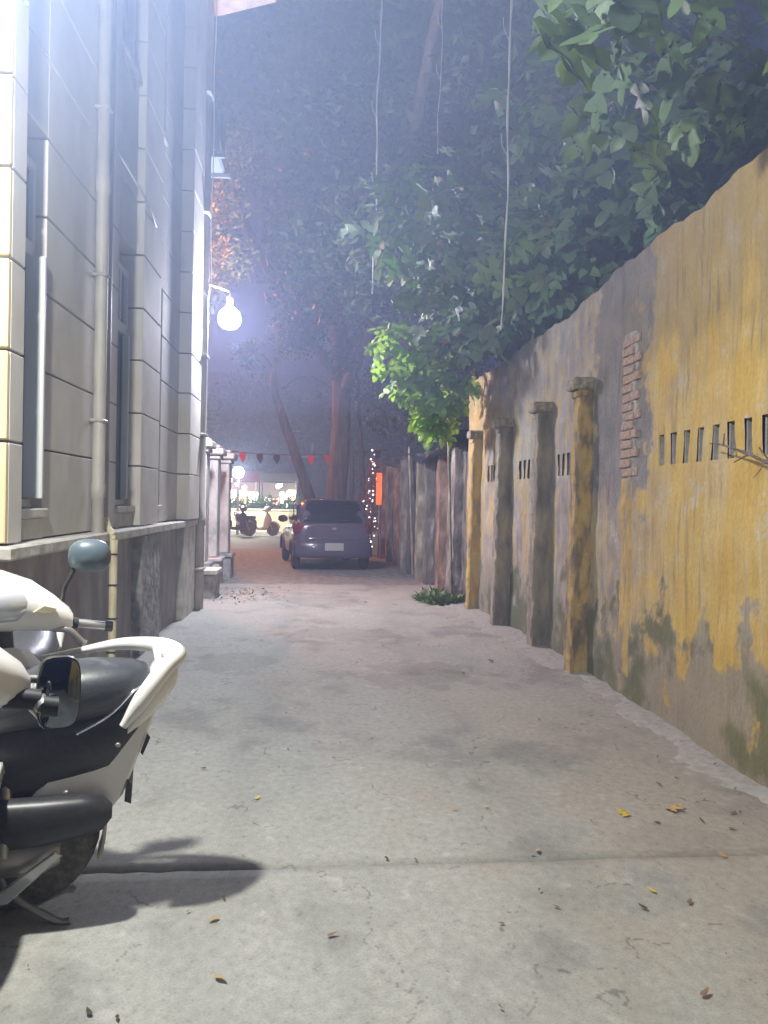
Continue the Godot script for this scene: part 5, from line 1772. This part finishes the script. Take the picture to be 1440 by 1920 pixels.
		tube(st, smooth_path([Vector3(0.03, 0.965, (cw - 0.085) * z), Vector3(0.075, 0.962, (cw - 0.06) * z), Vector3(0.085, 0.955, (cw - 0.01) * z), Vector3(0.07, 0.905, (cw + 0.04) * z)], 5), [0.014, 0.014, 0.0145, 0.0145, 0.014, 0.014, 0.0135, 0.0135, 0.013, 0.013, 0.0125, 0.012, 0.012, 0.012, 0.013, 0.0165], 8)
		part(s, "brake_lever", st, M.alloy).transform = hx
		# mirror
		var mr := Node3D.new()
		mr.name = "mirror"
		s.add_child(mr, true)
		mr.transform = hx
		var mc: Vector3
		var wy: float
		var wz: float
		if mirror_low:
			mc = Vector3(0.02, 0.972, (cw + 0.052) * z)
			wy = 0.074
			wz = 0.042
			st = mb(true)
			tube(st, smooth_path([Vector3(0.03, 1.0, (cw - 0.03) * z), Vector3(0.04, 0.995, (cw + 0.02) * z), mc + Vector3(0.02, 0.012, -0.01 * z)], 4), 0.008, 8)
			part(mr, "stem", st, M.alloy)
		else:
			mc = Vector3(0.0, 1.205, 0.29 * z)
			wy = 0.068
			wz = 0.074
			st = mb(true)
			tube(st, smooth_path([Vector3(0.02, 1.02, 0.205 * z), Vector3(0.015, 1.09, 0.21 * z), Vector3(0.01, 1.15, 0.235 * z), mc + Vector3(0.0, -0.012, -0.045 * z)], 5), 0.0075, 8)
			part(mr, "stem", st, M.black_plastic)
		st = mb(true)
		var sh := []
		for q in [[-0.014, 0.97], [-0.006, 1.0], [0.016, 0.94], [0.034, 0.72], [0.045, 0.38], [0.047, 0.08]]:
			var a := []
			for j in 22:
				var t := TAU * j / 22.0
				var pw := 2.0 / (3.6 if mirror_low else 2.5)
				var yy: float = wy * q[1] * signf(sin(t)) * pow(absf(sin(t)), pw)
				if not mirror_low and yy < 0: yy *= 0.78
				a.append(mc + Vector3(q[0], yy, wz * q[1] * signf(cos(t)) * pow(absf(cos(t)), pw)))
			sh.append(a)
		loft(st, sh)
		part(mr, "shell", st, M.mirror_shell if not mirror_low else M.black_plastic)
		st = mb(true)
		var disc := []
		for q in [[-0.0145, 0.93], [-0.0165, 0.90], [-0.0168, 0.05]]:
			var a := []
			for j in 22:
				var t := TAU * j / 22.0
				var pw := 2.0 / (3.6 if mirror_low else 2.5)
				var yy: float = wy * q[1] * signf(sin(t)) * pow(absf(sin(t)), pw)
				if not mirror_low and yy < 0: yy *= 0.78
				a.append(mc + Vector3(q[0], yy, wz * q[1] * signf(cos(t)) * pow(absf(cos(t)), pw)))
			disc.append(a)
		loft(st, disc)
		part(mr, "glass", st, M.mirror)
	return s

func make_scooters():
	M.dusty_guard = tri_mat(noise_tex(61, 0.02, [[0.0, C3(0.30, 0.28, 0.23)], [0.5, C3(0.44, 0.41, 0.34)], [1.0, C3(0.55, 0.52, 0.44)]], 256), Vector3(2, 2, 2), 0.7)
	M.tail_lens = mat(lin(0.14, 0.012, 0.015), 0.2)
	var g := "scooters parked in the yard"
	make_scooter("scooter", "white scooter with long black seat and grab rail, its tail towards the alley", Vector3(-1.023, 0, -2.911), Vector3(-0.98, 0, 0.2).normalized(), -0.06, 0.3, 0.24, false, M.white_paint, g)
	var hb := Vector3(0.25, 0, 0.968).normalized()
	make_scooter("scooter", "white scooter facing the lane, only handlebar and dark domed mirror showing over the seat", Vector3(-1.15, 0, -2.97) - hb * 0.88, hb, -0.03, 0.0, 0.245, false, M.white_paint, g)
	var hc := Vector3(-0.35, 0, -0.937).normalized()
	make_scooter("scooter", "white scooter cut off by the picture edge, its upright dark mirror before the black seat", Vector3(-1.0, -0.02, -1.97) - hc * 0.88, hc, 0.02, 0.1, 0.235, true, M.white_paint, g)
	var dk := mat(lin(0.05, 0.05, 0.06), 0.3)
	make_scooter("scooter", "dark scooter parked far off on the road beside the gate pillars", Vector3(-3.9, 0.0, -32.0), Vector3(0.95, 0, 0.3).normalized(), -0.08, 0.2, 0.24, false, dk, "scooters parked far off on the road")
	make_scooter("scooter", "pale scooter parked far off on the road below the blazing lamp", Vector3(-3.0, 0.0, -32.6), Vector3(0.9, 0, 0.4).normalized(), -0.08, 0.2, 0.24, false, M.white_paint, "scooters parked far off on the road")

# ================= car =================
func make_car():
	var hd := Vector3(-0.13, 0, -0.99).normalized()
	var c := thing("parked_car", "small dark blue grey hatchback parked facing away at the end of the alley", "car", "", Vector3(0.24, -0.012, -16.75))
	c.transform = Transform3D(Basis(Vector3.UP, atan2(-hd.z, hd.x)), c.position)
	var paint := tri_mat(noise_tex(81, 0.01, [[0.0, C3(0.055, 0.05, 0.085)], [1.0, C3(0.08, 0.075, 0.12)]], 256), Vector3(1, 1, 1), 0.3)
	paint.clearcoat_enabled = true
	paint.clearcoat = 0.8
	paint.clearcoat_roughness = 0.1
	var st := mb(true)
	loft(st, [rx(-0.03, 0.93, 0.36, 0.60, 4.4), rx(-0.02, 0.965, 0.34, 0.66, 4.6), rx(0.03, 0.985, 0.30, 0.75, 4.8), rx(0.25, 0.985, 0.24, 0.795, 4.6), rx(0.9, 0.97, 0.2, 0.805, 5.0), rx(2.0, 0.95, 0.2, 0.81, 5.0), rx(2.7, 0.90, 0.2, 0.80, 4.6), rx(3.3, 0.80, 0.22, 0.76, 4.0), rx(3.5, 0.70, 0.28, 0.64, 3.4)])
	part(c, "body", st, paint)
	st = mb(true)
	loft(st, [rx(0.10, 1.16, 0.84, 0.66, 3.6), rx(0.16, 1.28, 0.84, 0.685, 3.6), rx(0.30, 1.42, 0.84, 0.69, 3.6), rx(0.6, 1.48, 0.84, 0.70, 3.6), rx(1.4, 1.485, 0.84, 0.71, 3.6), rx(1.9, 1.42, 0.84, 0.71, 3.6), rx(2.3, 1.22, 0.84, 0.70, 3.4), rx(2.65, 0.98, 0.84, 0.66, 3.0)])
	part(c, "cabin", st, paint)
	# rear glass, curved across
	var glass := mat(lin(0.012, 0.014, 0.018), 0.06)
	st = mb(true)
	var rg := []
	for i in 9:
		var u := i / 8.0 * 2.0 - 1.0
		var a := []
		for q in [[0.035, 0.985, 0.60], [0.055, 1.12, 0.59], [0.11, 1.25, 0.57], [0.20, 1.355, 0.53]]:
			a.append(Vector3(q[0] + 0.06 * u * u - 0.004, q[1], q[2] * u))
		rg.append(a)
	loft(st, rg, false, false)
	var rw := part(c, "rear_window", st, glass)
	st = mb(true)
	tube(st, [Vector3(0.0, 1.0, -0.05), Vector3(0.03, 1.03, 0.3)], 0.01, 5)
	part(rw, "wiper", st, M.rubber)
	for z in [-1.0, 1.0]:
		st = mb()
		extrude(st, [Vector2(0.42, 0.98), Vector2(0.5, 1.36), Vector2(1.0, 1.40), Vector2(1.0, 0.99)], -0.006 + 0.712 * z, 0.006 + 0.712 * z, 0.002)
		extrude(st, [Vector2(1.06, 0.99), Vector2(1.06, 1.40), Vector2(1.7, 1.38), Vector2(2.1, 1.18), Vector2(2.15, 0.99)], -0.006 + 0.722 * z, 0.006 + 0.722 * z, 0.002)
		part(c, "side_window", st, glass)
		st = mb(true)
		loft(st, [rx(-0.01, 0.93, 0.79, 0.04, 3.0, 0.66 * z), rx(0.02, 0.96, 0.76, 0.07, 3.0, 0.70 * z), rx(0.22, 0.99, 0.76, 0.05, 3.0, 0.765 * z), rx(0.3, 0.95, 0.80, 0.02, 3.0, 0.785 * z)])
		part(c, "tail_light", st, M.tail_lens)
		st = mb(true)
		loft(st, [rx(1.98, 1.06, 0.95, 0.04, 2.4, 0.80 * z), rx(2.03, 1.09, 0.93, 0.10, 2.4, 0.87 * z), rx(2.13, 1.07, 0.95, 0.06, 2.4, 0.87 * z)])
		part(c, "side_mirror", st, M.black_plastic)
		st = mb(true)
		tube(st, [Vector3(1.0, 0.84, 0.812 * z), Vector3(1.2, 0.845, 0.815 * z)], 0.016, 6)
		part(c, "door_handle", st, paint)
		for x in [0.52, 2.85]:
			wheel(c, "wheel", Vector3(x, 0.285, 0.715 * z), 0.285, 0.16, M.rubber)
			st = mb(true)
			var arc := []
			for i in 13:
				var a := PI * i / 12.0
				arc.append(Vector3(x + 0.33 * cos(a), 0.285 + 0.33 * sin(a), 0.80 * z))
			tube(st, arc, 0.03, 6)
			part(c, "wheel_arch", st, M.black_plastic)
	# spoiler, bumper, plate, emblem
	st = mb(true)
	loft(st, [ring_z(-0.56, 0.24, 1.415, 0.07, 0.012), ring_z(-0.3, 0.17, 1.45, 0.13, 0.016), ring_z(0.3, 0.17, 1.45, 0.13, 0.016), ring_z(0.56, 0.24, 1.415, 0.07, 0.012)])
	part(c, "spoiler", st, paint)
	st = mb(true)
	loft(st, [ring_z(-0.77, 0.12, 0.44, 0.08, 0.15), ring_z(-0.66, 0.04, 0.44, 0.09, 0.17), ring_z(-0.3, 0.0, 0.44, 0.09, 0.175), ring_z(0.3, 0.0, 0.44, 0.09, 0.175), ring_z(0.66, 0.04, 0.44, 0.09, 0.17), ring_z(0.77, 0.12, 0.44, 0.08, 0.15)])
	var bp := part(c, "bumper", st, paint)
	st = mb(true)
	tube(st, smooth_path([Vector3(0.0, 0.66, -0.62), Vector3(-0.045, 0.67, -0.3), Vector3(-0.045, 0.67, 0.3), Vector3(0.0, 0.66, 0.62)], 5), 0.012, 6)
	part(bp, "trim_strip", st, M.chrome)
	st = mb()
	box(st, Vector3(-0.112, 0.42, -0.19), Vector3(-0.095, 0.575, 0.19), 0.004)
	part(c, "number_plate", st, mat(lin(0.34, 0.345, 0.35), 0.45))
	for z in [-0.5, 0.5]:
		st = mb()
		box(st, Vector3(-0.09, 0.40, z - 0.10), Vector3(-0.07, 0.47, z + 0.10), 0.008, Transform3D(Basis(Vector3.UP, 0.22 * signf(z)), Vector3(0.035, 0, 0)))
		part(bp, "reflector", st, M.clear_lens)
	st = mb(true)
	loft(st, [rx(-0.046, 0.895, 0.835, 0.05, 2.0), rx(-0.04, 0.90, 0.83, 0.055, 2.0), rx(0.02, 0.90, 0.83, 0.055, 2.0)])
	part(c, "emblem", st, M.chrome)

# ================= small things =================
func on_ground(px: float, py: float) -> Vector3:
	return Vector3.ZERO

func make_small_things():
	# fallen leaves, each lying where the wind left it
	var yel := mat(lin(0.55, 0.40, 0.03), 0.7)
	var brn := mat(lin(0.16, 0.10, 0.05), 0.85)
	var tan_ := mat(lin(0.36, 0.24, 0.10), 0.8)
	var drk := mat(lin(0.05, 0.038, 0.03), 0.9)
	# [x, z, size, material, label]
	var L := [
		[1.42, -3.66, 0.066, yel, "bright yellow fallen leaf lying alone before the mossy wall foot"],
		[1.64, -3.73, 0.086, tan_, "long tan dry leaf beside the bright yellow leaf"],
		[1.54, -3.59, 0.039, drk, "dark crumpled scrap just behind the long joint and below the long tan leaf"],
		[0.91, -3.32, 0.047, tan_, "small curled tan leaf just above the pavement joint"],
		[0.78, -3.80, 0.035, yel, "tiny yellow leaf fallen on the open pavement"],
		[0.62, -3.76, 0.031, tan_, "tiny tan leaf fallen on the open pavement"],
		[1.25, -2.93, 0.039, yel, "small yellow leaf with dark stalk, below the pavement joint"],
		[1.17, -2.81, 0.039, drk, "black crumpled leaf below the joint, next to a small yellow leaf"],
		[1.66, -3.22, 0.047, tan_, "thin tan leaf on the pavement joint by the wall"],
		[-0.29, -2.46, 0.051, tan_, "curled tan leaf low on the pavement near the scooter shadow"],
		[-0.32, -2.80, 0.047, tan_, "flat tan leaf beside the tip of the scooter shadow"],
		[-0.60, -2.28, 0.035, drk, "small blackened dry leaf scattered on the pavement"],
		[-0.53, -2.28, 0.027, drk, "small blackened dry leaf scattered on the pavement"],
		[1.12, -2.30, 0.043, brn, "small brown dry leaf scattered on the pavement"],
		[1.91, -3.67, 0.047, brn, "small brown dry leaf scattered on the pavement"],
		[1.82, -3.52, 0.039, brn, "small brown dry leaf scattered on the pavement"],
		[1.33, -2.84, 0.039, brn, "small brown dry leaf scattered on the pavement"],
		[1.74, -3.58, 0.039, brn, "small brown dry leaf scattered on the pavement"],
		[0.46, -3.46, 0.023, brn, "small brown dry leaf scattered on the pavement"],
		[-0.29, -3.91, 0.039, yel, "faint yellow leaf in the middle left of the pavement"],
		[0.04, -2.67, 0.039, brn, "small brown dry leaf scattered on the pavement"],
		[-0.58, -4.37, 0.039, drk, "small blackened dry leaf scattered on the pavement"],
		[0.48, -4.81, 0.023, drk, "small blackened dry leaf scattered on the pavement"],
		[1.81, -5.42, 0.039, drk, "small blackened dry leaf scattered on the pavement"],
		[1.74, -4.70, 0.039, brn, "small brown dry leaf scattered on the pavement"],
		[1.56, -7.34, 0.062, drk, "small blackened dry leaf scattered on the pavement"],
		[1.21, -6.83, 0.055, drk, "small blackened dry leaf scattered on the pavement"],
		[0.66, -11.54, 0.078, brn, "small brown dry leaf scattered on the pavement"],
		[1.05, -11.28, 0.078, brn, "small brown dry leaf scattered on the pavement"],
		[1.75, -4.07, 0.039, brn, "small brown dry leaf scattered on the pavement"],
		[0.86, -2.83, 0.027, brn, "small brown dry leaf scattered on the pavement"],
		[0.64, -2.73, 0.027, brn, "small brown dry leaf scattered on the pavement"],
	]
	for q in L:
		var o := put(self, "fallen_leaf", M.leaf_plain if q[2] < 0.06 else M.leaf_lobed, q[3])
		tag(o, q[4], "leaf", "fallen leaves on the pavement")
		var tilt := Basis.from_euler(Vector3(rng.randf_range(-0.1, 0.1), rng.randf() * TAU, rng.randf_range(-0.12, 0.12)))
		o.transform = Transform3D(tilt * Basis().scaled(Vector3(q[2], -q[2] * 0.7, q[2])), Vector3(q[0], 0.008 + q[2] * 0.06, q[1]))
	# weeds at the foot of the far wall end
	var wd := thing("weed_clump", "clump of green weeds at the foot of the far wall end", "weeds", "", Vector3(1.72, 0, -11.9))
	var xs := []
	for i in 380:
		var a := rng.randf() * TAU
		var rad := sqrt(rng.randf()) * 0.42
		var b := Basis(Vector3.UP, rng.randf() * TAU) * Basis(Vector3(1, 0, 0), -rng.randf_range(0.3, 1.4))
		xs.append(Transform3D(b.scaled(Vector3.ONE * rng.randf_range(0.07, 0.2)), Vector3(cos(a) * rad * 0.8, 0.0, sin(a) * rad * 1.4)))
	multi(wd, "blades", M.leaf_plain, leaf_mat(lin(0.09, 0.15, 0.05)), xs, 0.35)
	# swept litter beside the building corner
	var lt := Node3D.new()
	lt.name = "leaf_litter"
	add_child(lt)
	tag(lt, "dry reddish leaf litter swept against the building corner", "litter", "", "stuff")
	lt.position = Vector3(-1.2, 0.0, -12.3)
	xs = []
	for i in 170:
		xs.append(Transform3D(Basis.from_euler(Vector3(rng.randf_range(-0.5, 0.5), rng.randf() * TAU, rng.randf_range(-0.5, 0.5))).scaled(Vector3.ONE * rng.randf_range(0.03, 0.08)), Vector3(rng.randfn(0, 0.35), 0.02, rng.randfn(0, 0.55))))
	multi(lt, "dry_leaves", M.leaf_plain, tint_mat(lin(0.22, 0.13, 0.08)), xs, 0.5)
	# crumbs of leaf and bark gathered along the wall foot
	var db := Node3D.new()
	db.name = "leaf_debris"
	add_child(db)
	tag(db, "crumbs of dead leaf and bark strewn along the foot of the yellow wall", "debris", "", "stuff")
	xs = []
	for i in 260:
		var dd := rng.randf_range(2.2, 11.0)
		var off := absf(rng.randfn(0.0, 0.42)) + 0.03
		if i % 4 == 0: off = rng.randf_range(0.1, 3.2)
		xs.append(Transform3D(Basis.from_euler(Vector3(rng.randf_range(-0.4, 0.4), rng.randf() * TAU, rng.randf_range(-0.4, 0.4))).scaled(Vector3.ONE * rng.randf_range(0.008, 0.028)), Vector3(wx(dd) - off, 0.014 + (0.02 if off < 0.2 else 0.0), -dd)))
	multi(db, "crumbs", M.leaf_plain, tint_mat(lin(0.15, 0.115, 0.08)), xs, 0.6)
	# bare twig poking along the wall
	var tw := thing("bare_twig", "bare knotted twig sticking out in front of the slot holes", "twig", "", Vector3(2.26, 1.50, -3.2))
	var st := mb(true)
	tube(st, smooth_path([Vector3(0, 0, 0), Vector3(-0.09, 0.09, -0.3), Vector3(-0.13, 0.14, -0.6), Vector3(-0.11, 0.20, -0.85), Vector3(-0.12, 0.265, -1.12), Vector3(-0.10, 0.285, -1.3)], 5), [0.013, 0.012, 0.012, 0.011, 0.011, 0.010, 0.013, 0.010, 0.010, 0.009, 0.009, 0.012, 0.008, 0.008, 0.008, 0.007, 0.009, 0.006, 0.006, 0.005, 0.005, 0.005, 0.004, 0.004, 0.004, 0.003], 7)
	part(tw, "stem", st, M.bark)
	st = mb(true)
	for q in [[Vector3(-0.13, 0.14, -0.6), Vector3(-0.16, 0.22, -0.66)], [Vector3(-0.11, 0.20, -0.85), Vector3(-0.15, 0.16, -0.92)], [Vector3(-0.12, 0.26, -1.1), Vector3(-0.09, 0.33, -1.15)], [Vector3(-0.12, 0.13, -0.5), Vector3(-0.14, 0.06, -0.47)]]:
		tube(st, q, [0.006, 0.003], 5)
	part(tw, "side_twigs", st, M.bark)
	# red-leaved shrub wound with tiny lights beyond the car
	var rs := thing("light_wound_shrub", "slender reddish shrub wound with tiny white lights right of the parked car", "shrub", "", Vector3(1.22, -0.012, -21.0))
	st = mb(true)
	tube(st, smooth_path([Vector3(0, 0, 0), Vector3(0.04, 1.0, 0), Vector3(-0.02, 2.0, 0), Vector3(-0.06, 2.6, 0)], 4), 0.025, 7)
	part(rs, "trunk", st, M.bark)
	xs = []
	for i in 150:
		xs.append(Transform3D(Basis.from_euler(Vector3(rng.randf() * TAU, rng.randf() * TAU, rng.randf() * TAU)).scaled(Vector3.ONE * rng.randf_range(0.12, 0.25)), Vector3(rng.randfn(0, 0.13), 0.5 + 2.0 * rng.randf(), rng.randfn(0, 0.13))))
	multi(rs, "crown", clump_mesh(11, 0.3), leaf_mat(lin(0.24, 0.08, 0.06)), xs, 0.4)
	var bs := mb(true)
	lathe(bs, [Vector2(0.0, 0.02), Vector2(0.018, 0.0), Vector2(0.0, -0.02)], 8)
	var bm := mesh_of(bs)
	var em := emit_mat(Color(1.0, 0.9, 0.88), 5.0)
	for i in 46:
		var y := 0.35 + 2.3 * i / 45.0
		put(rs, "light_bulb", bm, em, Transform3D(Basis().scaled(Vector3.ONE * rng.randf_range(0.5, 1.5)), Vector3(rng.randfn(0, 0.10), y + rng.randf_range(-0.1, 0.1), rng.randfn(0, 0.1))))
	var sg := thing("orange_sign", "narrow glowing orange sign board beside the shrub with tiny lights", "sign", "", Vector3(1.42, -0.012, -20.8))
	st = mb()
	box(st, Vector3(-0.08, 1.35, -0.03), Vector3(0.08, 2.15, 0.03), 0.01)
	part(sg, "sign_panel", st, emit_mat(Color(1.0, 0.42, 0.08), 1.2))
	st = mb(true)
	tube(st, [Vector3(0, 0, 0), Vector3(0, 1.36, 0)], 0.025, 7)
	part(sg, "post", st, M.alloy)

func tint_mat(c: Color) -> StandardMaterial3D:
	var m := mat(c, 0.9)
	m.vertex_color_use_as_albedo = true
	return m
